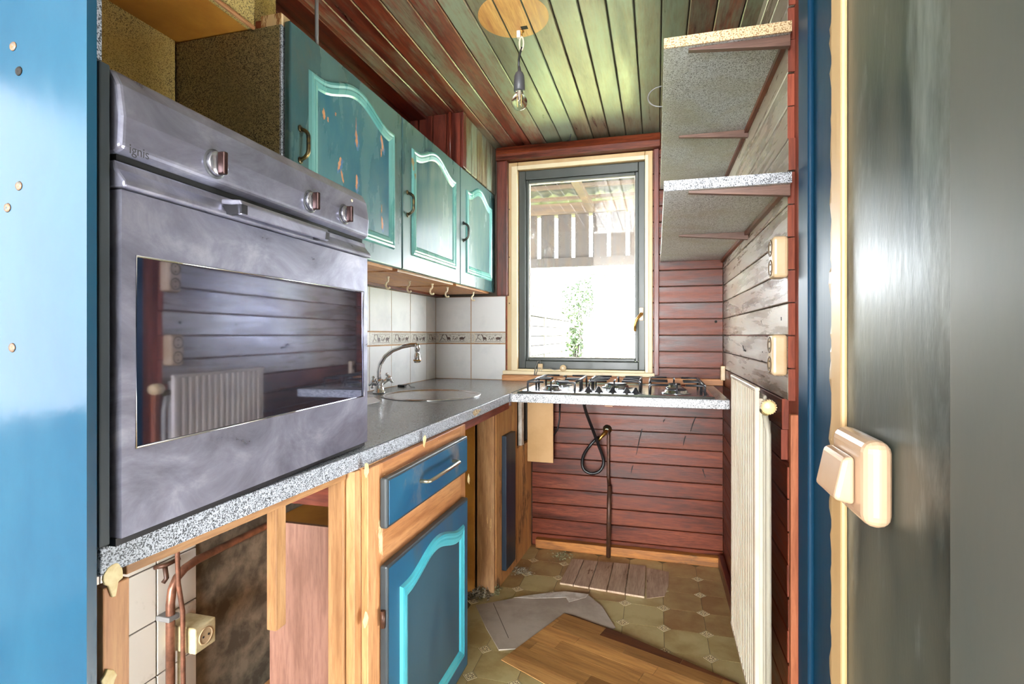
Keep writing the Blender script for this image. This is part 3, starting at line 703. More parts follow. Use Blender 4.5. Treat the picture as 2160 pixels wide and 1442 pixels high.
s0, z1 = of(268, 548); s1, z0_ = of(755, 838); z1b = of(755, 611)[1]; z0b = of(268, 938)[1]
zt, zb = (z1 + z1b) / 2, (z0_ + z0b) / 2
dr = MB()
for (a, b, e, f) in ((.003, s0, .006, .44), (s1, OW - .003, .006, .44), (s0, s1, .006, zb), (s0, s1, zt, .44)): dr.box(a, b, -.014, .024, e, f)
do = dr.build('door', 'oven_steel', ov, local=True)
MB().box(s0 - .001, s1 + .001, -.0125, -.004, zb - .001, zt + .001).build('door_glass', 'oven_glass', do, local=True)
rim = [(s0, -.0142, zb), (s1, -.0142, zb), (s1, -.0142, zt), (s0, -.0142, zt)]
MB().tube(rim, .0016, 6, closed=True).build('glass_rim', 'chrome', do, local=True)
hs0, hs1 = of(487, 455, .03)[0], of(676, 500, .03)[0]; hz = .457
ho = MB().prism([(0, -.012, hz + .012), (0, -.046, hz + .009), (0, -.050, hz + .002), (0, -.048, hz - .014), (0, -.042, hz - .014), (0, -.040, hz + .001), (0, -.012, hz + .004)], (hs1 - hs0, 0, 0)).xf(Matrix.Translation((hs0, 0, 0))).build('handle', 'oven_steel', do, local=True, bevel=.002)
for s in (hs0, hs1 - .012): B(s, s + .012, -.050, -.014, hz - .012, hz + .002).build('handle_bracket', 'black_metal', do, local=True)
B(.002, OW - .002, -.006, .5, -.0045, .005).build('base_strip', 'black_metal', ov, local=True)
B(-.017, -.003, -.004, .03, 0, OH).build('side_trim', 'dark_edge', ov, local=True, bevel=.002)
cu = bpy.data.curves.new('lettering', 'FONT'); cu.body = 'ignis'; cu.size = .028; cu.extrude = .0002
to = bpy.data.objects.new('lettering_curve', cu); COL.objects.link(to)
bpy.context.view_layer.update()
me = bpy.data.meshes.new_from_object(to.evaluated_get(bpy.context.evaluated_depsgraph_get())); bpy.data.objects.remove(to)
lo = bpy.data.objects.new('lettering', me); me.materials.append(MATS['grey_plastic']); COL.objects.link(lo); lo.parent = ov
s, z = of(271, 300, .018); s2_, _ = of(313, 318, .018)
lo.location = (s, -.0188, z - .013); lo.rotation_euler = (math.pi / 2, 0, 0); lo.scale = ((s2_ - s) / max(me.vertices, key=lambda q_: q_.co.x).co.x, .62, 1)

# ---- tall cabinet carcass above the oven
tc = thing('tall_cabinet', 'tall yellowed speckled chipboard cabinet carcass surrounding the oven niche', 'cabinet', (-1.0, .8, 1.5))
B(-1.30, -.668, .476, .4985, 1.503, ZC - .002).build('side_panel', 'speckle_grey', tc)
B(-.667, -.664, .4762, .4983, 1.505, ZC - .002).build('edge_band', 'speckle_edge', tc)
B(-.70, -.668, .480, .4985, 1.499, 1.503).build('broken_edge', 'raw_wood_y', tc)
B(-1.295, -1.28, .5, 1.16, 1.505, 1.974).build('back_panel', 'speckle_yellow', tc)
B(-1.295, -1.045, .5, 1.255, 1.975, 1.988).build('top_box_bottom', 'niche_orange', tc)
B(-1.047, -1.03, .5, 1.255, 1.975, ZC - .002).build('top_box_front', 'speckle_yellow', tc)
B(-1.028, -1.018, .5, 1.164, 1.967, 1.977).build('edge_moulding', 'orange_wood_y', tc, bevel=.003)
ept = thing('end_post', 'orange wood post with cream glue blobs beside the blue panel', 'post', (-.68, .522, FZ))
B(-.69, -.671, .505, .540, FZ, .846).build('post', 'orange_wood_z', ept, bevel=.002)
tag(B(-1.29, -.70, .4765, .482, .9005, 1.498).build('gap_shade_sheet', 'black_gap'), 'black sheet standing in for the shade between blue panel and oven', 'board')  # black sheet painted as the shade of the gap beside the oven
for (u, v, rr_) in ((236, 1213, .016), (227, 1432, .013)):
    q = px(u, v, x=-.671)
    bl = MB()
    n = 14
    pts = [(-.671, q.y + rr_ * .75 * (1 + U(-.2, .2)) * math.cos(2 * math.pi * k / n), q.z + rr_ * (1 + U(-.2, .2)) * math.sin(2 * math.pi * k / n) - (.014 if k in (10, 11) else 0)) for k in range(n)]
    bl.prism(pts, (.0035, 0, 0)); bl.build('glue_blob', 'glue_cream', ept, bevel=.0012)

# ================================================================== CABINET DOORS
def arch_outline(y0, y1, z0, zs, rise, n=22, sh=.10):
    W = y1 - y0; top = []
    for k in range(n + 1):
        f = k / n
        if f < sh or f > 1 - sh: zz = zs
        else: zz = zs + rise * (.5 - .5 * math.cos(2 * math.pi * (f - sh) / (1 - 2 * sh))) ** .8
        top.append((y1 - f * W, zz))
    return [(y0, z0), (y1, z0)] + top
def inset(poly, d):
    n = len(poly); out = []
    for i in range(n):
        p0, p1, p2 = Vector(poly[i - 1]), Vector(poly[i]), Vector(poly[(i + 1) % n])
        e1 = (p1 - p0); e2 = (p2 - p1)
        if e1.length < 1e-6: e1 = e2.copy()
        if e2.length < 1e-6: e2 = e1.copy()
        e1.normalize(); e2.normalize()
        n1 = Vector((-e1.y, e1.x)); n2 = Vector((-e2.y, e2.x)); b = n1 + n2; b.normalize(); k = max(b.dot(n1), .5)
        out.append(tuple(p1 + b * d / k))
    return out
def door_leaf(par, X, y0, y1, z0, z1, mats, ins, rise, name='door'):
    slab, mould, pan = mats; th = .02
    d_ = B(X - th, X, y0, y1, z0, z1).build(name, slab, par, bevel=.005, seg=3)
    ol = arch_outline(y0 + ins[0], y1 - ins[1], z0 + ins[2], z1 - ins[3], rise)
    levels = [(0, .0), (.005, .007), (.012, .0085), (.018, .006), (.023, .0075), (.035, .0045), (.041, .0005)]
    rings = [[(X + h_ + .0002, y, z) for (y, z) in inset(ol, dd_)] for dd_, h_ in levels]
    m = MB(); n = len(ol); vs = [q for r_ in rings for q in r_]
    m.add(vs, [(i * n + k, i * n + (k + 1) % n, (i + 1) * n + (k + 1) % n, (i + 1) * n + k) for i in range(len(rings) - 1) for k in range(n)])
    m.build('moulding', mould, d_)
    pi = inset(ol, .0405)
    m = MB().prism([(X + .0002, y, z) for y, z in pi], (.0012, 0, 0)); m.build('panel', pan, d_)
    return d_
def bow_pull(par, p, L, out, r, mat, vertical=True):
    p = Vector(p); e = Vector((0, 0, 1)) if vertical else Vector((0, 1, 0)); o = Vector((1, 0, 0))
    path = []
    for k in range(13):
        f = k / 12; s_ = -1 + 2 * f
        path.append(p + e * (s_ * L / 2) + o * (out * min(1, (1 - abs(s_) ** 5) * 1.02)))
    m = MB().tube(path, r, 8)
    for s_ in (-1, 1): m.lathe([(r * 1.7, 0), (r * 1.7, .002), (r * 1.1, .005)], p + e * (s_ * L / 2), (1, 0, 0), 10)
    return m.build('pull_handle', mat, par)
# ---- wall cabinets
CXF = -.92; CZ0, CZ1 = 1.412, 1.985
yy = [1.172, 1.803, 2.412, 2.975]
labs = ['weathered teal wall cabinet beside the oven, its arched panel badly chipped',
        'middle teal wall cabinet with arched turquoise moulding above the tap',
        'narrow-looking wall cabinet with washed-out green door next to the window']
pm = [('door_blue', 'turquoise', 'panel_blue'), ('door_blue', 'turquoise', 'panel_teal'), ('door_blue', 'turquoise', 'panel_teal')]
for k in range(3):
    a, b = yy[k], yy[k + 1]
    wc = thing('wall_cabinet', labs[k], 'cabinet', (-1.11, (a + b) / 2, CZ0), group='teal wall cabinets over the worktop')
    body = B(-1.295, CXF - .022, a + (.018 if k == 0 else .001), b - .001, CZ0 + .004, CZ1 - .012).build('body', 'raw_wood_y', wc)
    if k == 0:
        B(-1.285, CXF - .028, a - .004, a + .0178, CZ0 + .002, CZ1 - .012).build('side_panel', 'speckle_tan', wc)
        B(CXF - .0275, CXF - .0225, a - .004, a + .0178, CZ0 + .002, CZ1 - .012).build('edge_band', 'speckle_edge', wc)
        B(CXF - .085, CXF - .022, a - .004, a + .03, CZ1 - .0118, CZ1 + .018).build('corner_block', 'orange_wood_z', wc)
        B(CXF - .105, CXF - .086, a, a + .03, CZ1 - .0118, CZ1 + .010).build('corner_block', 'end_grain_x', wc)
    dl = door_leaf(wc, CXF, a + .003, b - .003, CZ0, CZ1, pm[k], (.075, .062, .062, .092), .056)
    if k == 0:
        pn = [o_ for o_ in dl.children if o_.name.startswith('panel')][0]
        random.seed(3)
        for (u, v, hw_, hh_, lean) in ((683, 240, .007, .016, 0), (692, 252, .004, .008, 0), (751, 262, .002, .022, 0), (752, 292, .008, .030, .1), (806, 302, .010, .026, .25), (804, 322, .006, .014, 0), (716, 345, .007, .024, -.3), (722, 372, .006, .020, .4), (752, 384, .008, .024, 0), (806, 470, .007, .024, .1), (805, 440, .003, .016, 0), (708, 241, .004, .006, 0)):
            q = px(u, v, x=CXF + .0015); n = 18
            pts = []
            for i_ in range(n):
                a_ = 2 * math.pi * i_ / n; dz_ = hh_ * math.sin(a_) * U(.8, 1.1); pts.append((CXF + .0015, q.y + hw_ * math.cos(a_) * U(.45, 1.2) - lean * dz_, q.z + dz_))
            MB().prism(pts, (.0003, 0, 0)).build('paint_chip', 'chip_orange', pn)
            if hh_ > .02:
                pts = [(CXF + .00145, q.y + (y_ - q.y) * 1.7 + .003, q.z + (z_ - q.z) * 1.15 - .006) for (_, y_, z_) in pts]
                MB().prism(pts, (.0002, 0, 0)).build('paint_chip', 'chip_blue', pn)
    zh = {0: px(648, 313, x=CXF).z, 1: px(866, 433, x=CXF).z, 2: px(984, 492, x=CXF).z}[k]
    bow_pull(dl, (CXF + .0005, a + .042, zh), .085, .026, .0055, 'old_brass' if k < 2 else 'dark_bronze')
    B(-1.29, CXF - .03, a + .02, b - .02, CZ0 - .006, CZ0 + .004).build('bottom_board', 'orange_wood_y', wc)
B_ = B(-1.30, -1.255, 1.25, 2.99, 1.394, 1.4055).build('rail_batten', 'wall_wood_y')
tag(B_, 'thin brown wood strip along the top of the white tiles', 'batten')
hk = None
hlab = ['white cup hook nearest the oven, under the wall cabinets', 'second white cup hook from the oven, under the middle cabinet',
        'third white cup hook from the oven, under the cabinets', 'fourth white cup hook from the oven, under the cabinets', 'white cup hook nearest the window, under the last cabinet']
for k, (u, v) in enumerate(((819, 594), (864, 603), (912, 609), (944, 616), (1003, 628))):
    q = px(u, v - 8, z=1.40); x_, y_ = (q.x, q.y) if k < 4 else (-.99, 2.80)
    hk = thing('cup_hook', hlab[k], 'hook', (x_, y_, 1.356), group='cup hooks under the wall cabinets')
    o = Vector((x_, y_, 1.392))
    path = [o + Vector((0, 0, .014)), o, o + Vector((-.002, 0, -.006))]
    for a in range(9):
        an = math.radians(100 + 215 * a / 8); path.append(o + Vector((.0115 * math.cos(an), 0, -.021 + .0145 * math.sin(an))))
    MB().tube(path, .0042, 8).build('hook', 'hook_white', hk)
    MB().lathe([(.006, 0), (.006, .004), (.0035, .006)], (x_, y_, 1.406), (0, 0, -1), 10).build('collar', 'hook_white', hk)
tag(MB().tube([px(668, 0, x=-.955) + Vector((0, 0, .2)), (px(668, 40, x=-.955).x, px(668, 40, x=-.955).y, CZ1 + .0)], .0055, 8).build('ceiling_cable', 'cable_grey'),
    'thin grey cable dropping from the ceiling behind the first wall cabinet', 'cable')

# ---- base cabinet with drawer and door
BX = -.63
bc = thing('base_cabinet', 'orange wood base cabinet with blue drawer and arched blue door', 'cabinet', (-.95, 1.39, FZ))
B(-1.2, BX - .018, 1.655, 1.695, .04, .860).build('side_panel', 'raw_wood_z', bc)
B(-1.2, BX - .05, 1.10, 1.655, .04, .06).build('bottom_board', 'raw_wood_y', bc)
for (a, b, e, f, ax) in ((1.068, 1.135, FZ, .861, 'z'), (1.655, 1.70, .04, .861, 'z'), (1.135, 1.655, .826, .861, 'y'), (1.135, 1.655, .60, .712, 'y'), (1.135, 1.655, .04, .10, 'y')):
    B(BX - .018, BX, a, b, e, f).build('frame_rail', 'orange_wood_' + ax, bc, bevel=.002)
df = B(BX + .0005, BX + .02, 1.118, 1.668, .708, .828).build('drawer', 'dark_edge', bc, bevel=.006, seg=3)
B(BX + .0195, BX + .0215, 1.128, 1.660, .716, .821).build('face', 'drawer_blue', df, bevel=.0015)
h0, h1 = px(893, 1008, x=BX + .03), px(960, 975, x=BX + .03)
zc_ = .775
pth = [Vector((BX + .021, h0.y, zc_)), Vector((BX + .042, h0.y, zc_)), Vector((BX + .048, h0.y + .008, zc_)), Vector((BX + .048, h1.y - .008, zc_)), Vector((BX + .042, h1.y, zc_)), Vector((BX + .021, h1.y, zc_))]
MB().tube(pth, .0052, 10).build('pull_handle', 'pull_steel', df)
bd = door_leaf(bc, BX + .021, 1.118, 1.668, .062, .622, ('dark_edge', 'base_turquoise', 'base_panel'), (.062, .045, .055, .075), .042)
B(BX + .0205, BX + .0213, 1.126, 1.660, .070, .614).build('face', 'base_blue', bd)
for zz in (.50, .16):
    MB().tube([(BX + .012, 1.114, zz - .02), (BX + .012, 1.114, zz + .02)], .006, 8).build('hinge', 'dark_pipe', bd)
for (u, v) in ((773, 990), (771, 1308), (895, 928), (988, 1010)):
    q = px(u, v, x=BX); n = 11
    pts = [(BX + .0002, q.y + .010 * (1 + U(-.3, .3)) * math.cos(2 * math.pi * k / n), q.z + .017 * (1 + U(-.3, .3)) * math.sin(2 * math.pi * k / n)) for k in range(n)]
    MB().prism(pts, (.0008, 0, 0)).build('bare_spot', 'glue_cream', bc)
# ---- open bay under the oven: studs, cross rail, hanging strut, brown box
tag(B(-.708, -.669, 1.03, 1.066, FZ, .846).build('support_post', 'raw_wood_z', bevel=.002), 'knotty pine stud, inner one of the pair left of the base cabinet', 'post')
tag(B(-.668, -.646, 1.038, 1.066, FZ, .861).build('support_post', 'raw_wood_z', bevel=.002), 'pine stud touching the base cabinet frame, outer one of the pair', 'post')
tag(B(-1.29, -.71, 1.045, 1.066, .775, .861).build('cross_rail', 'end_grain_x', bevel=.002), 'reddish wood cross rail under the worktop behind the pine stud', 'rail')
q0 = px(560, 1340, x=-.77); q1 = px(574, 1343, x=-.745)
tag(B(-.765, -.742, .905, .935, .565, .861).build('hanging_strut', 'raw_wood_z', bevel=.002), 'short yellow pine strut hanging down from the worktop under the oven', 'strut')
xl = px(569, 1300, y=1.15).x; zt_ = px(640, 1106, y=1.15).z
B(xl, BX - .019, 1.15, 1.162, FZ, zt_).build('carcass_side', 'brown_laminate_z', bc)
B(xl, BX - .019, 1.162, 1.654, zt_ - .012, zt_).build('carcass_top', 'niche_orange', bc)
B(xl, xl + .012, 1.162, 1.654, .06, zt_ - .012).build('carcass_back', 'brown_laminate_z', bc)
# ---- pipes and socket on the lower left wall
tag(MB().tube([(-1.268, 1.135, FZ), (-1.268, 1.135, .44), (-1.268, 1.14, .475), (-1.268, 1.155, .50), (-1.268, 1.18, .515), (-1.268, 1.22, .522), (-1.268, 1.45, .522), (-1.268, 1.9, .522)], .0115, 12).build('copper_pipe', 'copper'),
    'thick copper water pipe bending from the floor along the cement wall', 'pipe')
tag(MB().tube([(-1.23, 1.135, FZ), (-1.228, 1.138, .2), (-1.232, 1.14, .42), (-1.236, 1.13, .5), (-1.238, 1.125, .7), (-1.24, 1.125, .861)], .006, 10).build('copper_pipe', 'copper'),
    'thin copper pipe rising straight up to the worktop in front of the tiles', 'pipe')
pb = thing('pipe_clip', 'grey metal clip holding the thick copper pipe to the tiles', 'clip', (-1.27, 1.135, .40))
B(-1.30, -1.254, 1.118, 1.152, .395, .409).build('bracket', 'cable_grey', pb, bevel=.003)
q = px(425, 1338, x=-1.22)
sb = thing('wall_socket', 'dirty cream surface socket box on the wall under the oven', 'socket', (-1.255, q.y, q.z))
B(-1.30, -1.205, q.y - .035, q.y + .035, q.z - .035, q.z + .035).build('box', 'dirty_plastic', sb, bevel=.004)
so_ = MB().lathe([(.024, 0), (.024, .0015), (.020, .0015), (.019, -.0005), (0, -.0005)], (-1.2049, q.y, q.z), (1, 0, 0), 22).build('socket_face', 'cream_plastic', sb)
for dy in (-.009, .009): MB().lathe([(.003, 0), (.003, .001), (0, .001)], (-1.2045, q.y + dy, q.z), (1, 0, 0), 8).build('pin_hole', 'black_gap', so_)
MB().tube([(-1.27, q.y - .02, q.z - .036), (-1.27, q.y - .02, FZ)], .0085, 10).build('conduit', 'dirty_plastic', sb)
# small rusty tap bracket on the tiles
q = px(352, 1192, x=-1.28)
rb = thing('rusty_bracket', 'small rusty bracket screwed to the dirty tiles under the oven', 'bracket', q)
MB().tube([(-1.30, q.y - .02, q.z), (-1.275, q.y - .01, q.z + .004), (-1.27, q.y + .03, q.z + .008)], .006, 8).build('arm', 'dark_pipe', rb)
MB().tube([(-1.275, q.y - .01, q.z), (-1.272, q.y - .008, q.z - .03), (-1.276, q.y - .015, q.z - .04)], .006, 8).build('hook', 'dark_pipe', rb)
# ---- corner support right of the base cabinet
tag(B(-.822, -.7375, 2.375, 2.40, FZ, .846).build('support_post', 'raw_wood_z', bevel=.002), 'wide raw wood post under the worktop corner next to the blue strip', 'post')
tag(B(-.70, -.662, 1.72, 2.37, .822, .861).build('cross_rail', 'end_grain_y', bevel=.002), 'pinkish wood rail under the worktop edge right of the drawer', 'rail')
B1 = tag(B(-.96, -.83, 2.36, 2.372, FZ, .80).build('support_post', 'niche_orange', bevel=.002), 'orange post in the dark gap beside the base cabinet door', 'post')
ep = thing('worktop_support', 'stained raw board panel rotting at the floor under the hob worktop', 'panel', (-.68, 2.6, FZ))
XP = lambda y_: -.735 + (y_ - 2.39) * .058
def pan(y0_, y1_, z0_, z1_, th=.02, off=0): return MB().prism([(XP(y0_) + off, y0_, z0_), (XP(y1_) + off, y1_, z0_), (XP(y1_) + off - th, y1_, z0_), (XP(y0_) + off - th, y0_, z0_)], (0, 0, z1_ - z0_))
pan(2.402, 2.72, FZ, .861).build('board', 'rotten_panel', ep)
pan(2.72, 2.985, FZ, .56).build('board', 'rotten_panel', ep)
pan(2.80, 2.84, .56, .861).build('upright', 'pale_torn', ep)
tag(pan(2.475, 2.62, .015, .672, .024, .0245).build('painted_plank', 'plank_blue', bevel=.003), 'dark blue painted plank fixed upright to the raw end panel', 'plank')
tag(B(-.700, -.553, 2.885, 2.90, .455, .861).build('hanging_board', 'tan_board', bevel=.002), 'tan fibreboard panel hanging under the left end of the hob', 'board')

# ================================================================== SHELVES on the right wall
def wedge(par, y, zt, x1, x0, h):
    MB().prism([(x1, y, zt), (x0, y, zt), (x0, y, zt - .006), (x1, y, zt - h)], (0, .018, 0)).build('bracket', 'bracket_wood', par, bevel=.001)
for (zb_, nm) in ((1.956, 'upper grey speckled shelf close to the ceiling on the right wall'), (1.562, 'lower grey speckled shelf with chipped front edge above the sockets')):
    sh = thing('wall_shelf', nm, 'shelf', (.18, 2.25, zb_), group='speckled shelves on the right wall')
    B(.0195, XR, 1.525, 2.985, zb_, zb_ + .028).build('board', 'speckle_shelf', sh, bevel=.001)
    B(.0195, XR, 1.520, 1.5248, zb_, zb_ + .028).build('edge_band', 'speckle_edge' if zb_ < 1.8 else 'chipboard', sh)
    wedge(sh, 1.535, zb_, XR, .085, .030); wedge(sh, 2.2, zb_, XR, .085, .030)
    B(.326, XR, 1.54, 2.98, zb_ - .014, zb_).build('wall_rail', 'wall_wood_y', sh)
q = px(1385, 205, z=ZC)
lp = [Vector((.05, 2.10, 1.984)), Vector((.052, 2.10, 2.10))]
w0, w1 = px(1395, 225, y=2.1), px(1395, 182, y=2.1)
zm, hz_ = (w0.z + w1.z) / 2, (w1.z - w0.z) / 2
lp = [Vector((.06, 2.10, 1.984)), Vector((.058, 2.10, zm - hz_ * 1.1))] + [Vector((.02 - .052 * math.sin(a_), 2.10, zm - hz_ * math.cos(a_))) for a_ in [math.pi * k / 14 for k in range(15)]]
tag(MB().tube(lp, .0025, 8).build('cable_loop', 'cable_grey'), 'thin grey wire loop sticking out beside the upper shelf', 'wire')
# ---- double sockets
def dsocket(y, z, lab):
    s_ = thing('wall_socket', lab, 'socket', (XR, y, z), group='vertical double sockets on the right wall')
    B(.300, XR - .0002, y - .03, y + .03, z - .056, z + .056).build('housing', 'cream_plastic', s_, bevel=.010, seg=3)
    for dz in (-.027, .027):
        r_ = MB().lathe([(.0225, 0), (.0225, .0022), (.0195, .0022), (.0185, -.0004), (0, -.0004)], (.3002, y, z + dz), (-1, 0, 0), 22).build('socket_ring', 'socket_dark', s_)
        for dz2 in (-.0095, .0095): MB().lathe([(.0028, 0), (.0028, .0012), (0, .0012)], (.300, y, z + dz + dz2), (-1, 0, 0), 8).build('pin_hole', 'black_gap', r_)
dsocket(px(1642, 545, x=.32).y, px(1642, 544, x=.32).z, 'cream double wall socket just below the lower shelf')
dsocket(px(1640, 748, x=.32).y, px(1640, 748, x=.32).z, 'cream double wall socket just above the radiator valve')
q = px(1529, 790, x=.325)
cs = thing('wall_socket', 'small cream socket in the corner beside the hob worktop', 'socket', (XR, 2.93, q.z))
B(.318, XR - .0002, 2.90, 2.94, q.z - .038, q.z + .038).build('housing', 'cream_plastic', cs, bevel=.004)
MB().lathe([(.014, 0), (.014, .001), (0, .001)], (.318, 2.92, q.z), (-1, 0, 0), 14).build('socket_face', 'socket_dark', cs)
for (u, v, w_) in ((1606, 678, .004), (1648, 672, .005), (1608, 742, .002)):
    q = px(u, v, x=XR); B(XR - .0004, XR + .001, q.y - w_, q.y + w_, q.z - w_, q.z + w_).build('nail_hole', 'black_gap', rw)
q = px(1510, 678, y=3.0); MB().lathe([(.007, 0), (.006, .0006), (0, .0006)], (q.x, 3.0002, q.z), (0, -1, 0), 12).build('drill_hole', 'black_gap', bw)
# s-hook on the boarding
q = px(1572, 739, x=XR)
tag(MB().tube([q + Vector((-.003, .03, .012)), q + Vector((-.006, .02, .018)), q + Vector((-.006, .008, .010)), q + Vector((-.006, -.006, .0)), q + Vector((-.006, -.02, .004)), q + Vector((-.003, -.028, -.002))], .0022, 6).build('wire_hook', 'black_metal'),
    'tiny bent black wire hook on the grey boarding above the radiator', 'hook')

# ================================================================== RADIATOR
rd = thing('radiator', 'white ribbed double-panel radiator below the sockets on the right wall', 'radiator', (.29, 1.76, .14))
ry0, ry1, rz0, rz1 = 1.522, 2.0, .16, 1.015
prof = []; n = 15; pw = (ry1 - ry0 - .02) / n
prof.append((.262, ry0)); prof.append((.2525, ry0 + .004))
for k in range(n):
    a = ry0 + .01 + k * pw
    prof += [(.2505, a + pw * .08), (.2505, a + pw * .52), (.2555, a + pw * .66), (.2555, a + pw * .94)]
prof += [(.2525, ry1 - .004), (.262, ry1)]
MB().prism([(x_, y_, rz0) for x_, y_ in prof], (0, 0, rz1 - rz0)).build('front_panel', 'radiator_white', rd)
B(.2505, .264, ry0 - .001, ry1 + .001, rz1 - .0005, rz1 + .012).build('top_rim', 'radiator_white', rd, bevel=.004)
B(.2505, .264, ry0 - .001, ry1 + .001, rz0 - .012, rz0 + .0005).build('bottom_rim', 'radiator_white', rd, bevel=.004)
B(.262, .273, ry0 + .012, ry1 - .012, rz0 + .02, rz1 - .02).build('convector_fins', 'radiator_white', rd)
B(.2725, .2825, ry0 + .004, ry1, rz0, rz1 - .01).build('rear_panel', 'radiator_grey', rd, bevel=.005)
for yk in (1.78, 1.92): B(.2825, .3395, yk, yk + .025, .84, .90).build('wall_bracket', 'radiator_grey', rd)
vk = px(1620, 858, y=1.50)
vp = Vector((.275, 1.49, rz1 - .05))
va = MB().tube([(.275, ry0 + .02, vp.z), (.275, ry0 - .02, vp.z)], .011, 12).build('valve', 'old_brass', rd)
kx = px(1622, 858, y=1.47)
MB().lathe([(.013, -.022), (.0155, -.018), (.0165, .0), (.0175, .016), (.0165, .022), (.012, .024), (0, .0245)], (kx.x, 1.478, kx.z), (-.12, -1, 0), 20).build('valve_knob', 'valve_cream', va)
kb = MB()
for k in range(18):
    a = 2 * math.pi * k / 18
    p_ = Vector((kx.x, 1.478, kx.z)) + Vector((.0172 * math.cos(a), 0, .0172 * math.sin(a)))
    kb.tube([p_ + Vector((.001, .014, 0)), p_ + Vector((-.001, -.016, 0))], .0016, 5)
kb.build('knob_ridges', 'valve_cream', va)
MB().tube([(.275, ry0 - .006, vp.z - .01), (.282, ry0 - .010, vp.z - .06), (.283, ry0 - .010, FZ)], .0075, 10).build('riser_pipe', 'radiator_grey', rd)
# ================================================================== LIGHT SWITCH on the near wall
sw = thing('light_switch', 'large cream rocker light switch on the dark glossy wall', 'switch', (.2, .565, .95))
pz0, pz1 = .947, 1.047
sy0, sy1 = .528, .622
q_t = px(1835, 930, x=.185); 
B(.176, .1998, sy0, sy1, px(1870, 1155, x=.178).z, px(1870, 952, x=.178).z).build('housing', 'switch_plastic', sw, bevel=.011, seg=4)
zlo, zhi = px(1870, 1155, x=.178).z, px(1870, 952, x=.178).z
rk = MB().prism([(.1755, sy0 + .022, zlo + .014), (.1755, sy0 + .022, zhi - .018), (.166, sy0 + .022, zhi - .020), (.158, sy0 + .022, zlo + .018)], (0, sy1 - sy0 - .032, 0))
rk.build('rocker', 'switch_plastic', sw, bevel=.004, seg=3)

# ================================================================== BULB
bq = px(1100, 66, z=ZC); bx, by = bq.x, bq.y
lb = thing('pendant_bulb', 'bare clear light bulb hanging on a short black cord from the ceiling', 'lamp', (bx, by, ZC))
zb0 = px(1100, 238, y=by).z
def ZP(v): return px(1100, v, y=by).z
MB().lathe([(.010, 0), (.010, -.004), (.003, -.006), (.003, -.012)], (bx, by, ZC), (0, 0, 1), 12).build('ceiling_hook', 'brass', lb)
con = B(bx - .016, bx - .002, by - .012, by + .006, ZC - .026, ZC).build('terminal_block', 'pale_torn', lb, bevel=.003)
lk = []
zc2 = (ZP(78) + ZP(106)) / 2; hh = (ZP(78) - ZP(106)) / 2
for k in range(20):
    a = 2 * math.pi * k / 20; lk.append((bx + .0075 * math.cos(a), by, zc2 + hh * math.sin(a)))
MB().tube(lk, .003, 8, closed=True).build('chain_link', 'radiator_white', lb)
MB().tube([(bx, by, ZC - .01), (bx, by, zc2 + hh)], .003, 8).build('chain_link', 'brass', lb)
MB().tube([(bx + .002, by, ZP(100)), (bx - .006, by, ZP(112)), (bx - .010, by, ZP(126)), (bx - .010, by, ZP(148))], .0042, 8).build('cord', 'black_rubber', lb)
bx2 = bx - .008
MB().lathe([(.004, ZP(140)), (.007, ZP(151)), (.013, ZP(153)), (.018, ZP(160)), (.0195, ZP(170)), (.0205, ZP(191)), (.0185, ZP(192)), (.0, ZP(191))][::-1], (bx2, by, 0), (0, 0, 1), 24).build('lamp_holder', 'grey_plastic', lb)
zc3 = ZP(215); rb_ = .0295
pr = [(.0, zc3 - rb_)]
for k in range(1, 12):
    a = -math.pi / 2 + k * (math.pi * .78) / 11
    pr.append((rb_ * math.cos(a), zc3 + rb_ * math.sin(a)))
pr += [(.0145, ZP(196)), (.0135, ZP(190))]
gb = MB().lathe(pr, (bx2, by, 0), (0, 0, 1), 28).build('bulb', 'bulb_glass', lb)
for dx in (-.006, .006): MB().tube([(bx2 + dx, by, zc3 + .022), (bx2 + dx, by, zc3 - .014)], .0011, 6).build('filament', 'filament', gb)
MB().tube([(bx2, by, ZP(192)), (bx2, by, zc3 + .008)], [.006, .003], 8).build('glass_stem', 'pale_torn', gb)
tag(MB().tube([px(1204, 283, z=ZC) + Vector((0, 0, .002)), px(1203, 287, z=ZC) + Vector((-.002, 0, -.02)), px(1200, 290, z=ZC) + Vector((-.01, 0, -.016))], .003, 6).build('ceiling_hook', 'black_metal'), 'tiny black screw hook in the ceiling above the window', 'hook')

# ================================================================== GAS PIPE AND HOSE under the hob
q = px(1283, 905, y=3.0)
gp = thing('gas_pipe', 'brown gas pipe running from floor to brass valve on the back wall', 'pipe', (q.x, 2.97, FZ))
MB().lathe([(.026, 0), (.025, .006), (.012, .010), (.010, .03)], (q.x - .005, 3.0, q.z), (0, -1, 0), 16).build('wall_plate', 'old_brass', gp)
MB().tube([(q.x, 2.975, q.z), (q.x + .004, 2.968, q.z - .03), (q.x + .003, 2.965, q.z - .25), (q.x + .010, 2.965, q.z - .34), (q.x + .010, 2.965, .32)], .009, 10).build('upper_pipe', 'dark_pipe', gp)
MB().tube([(q.x + .010, 2.965, .33), (q.x + .008, 2.95, .18), (q.x + .006, 2.94, FZ)], .0125, 10).build('lower_pipe', 'dark_pipe', gp)
v0 = px(1268, 918, y=2.96)
MB().tube([(q.x - .005, 2.972, q.z - .005), (v0.x + .015, 2.958, v0.z + .008), (v0.x, 2.95, v0.z - .008), (v0.x - .015, 2.945, v0.z - .025)], [.011, .012, .009, .010], 10).build('valve', 'brass', gp)
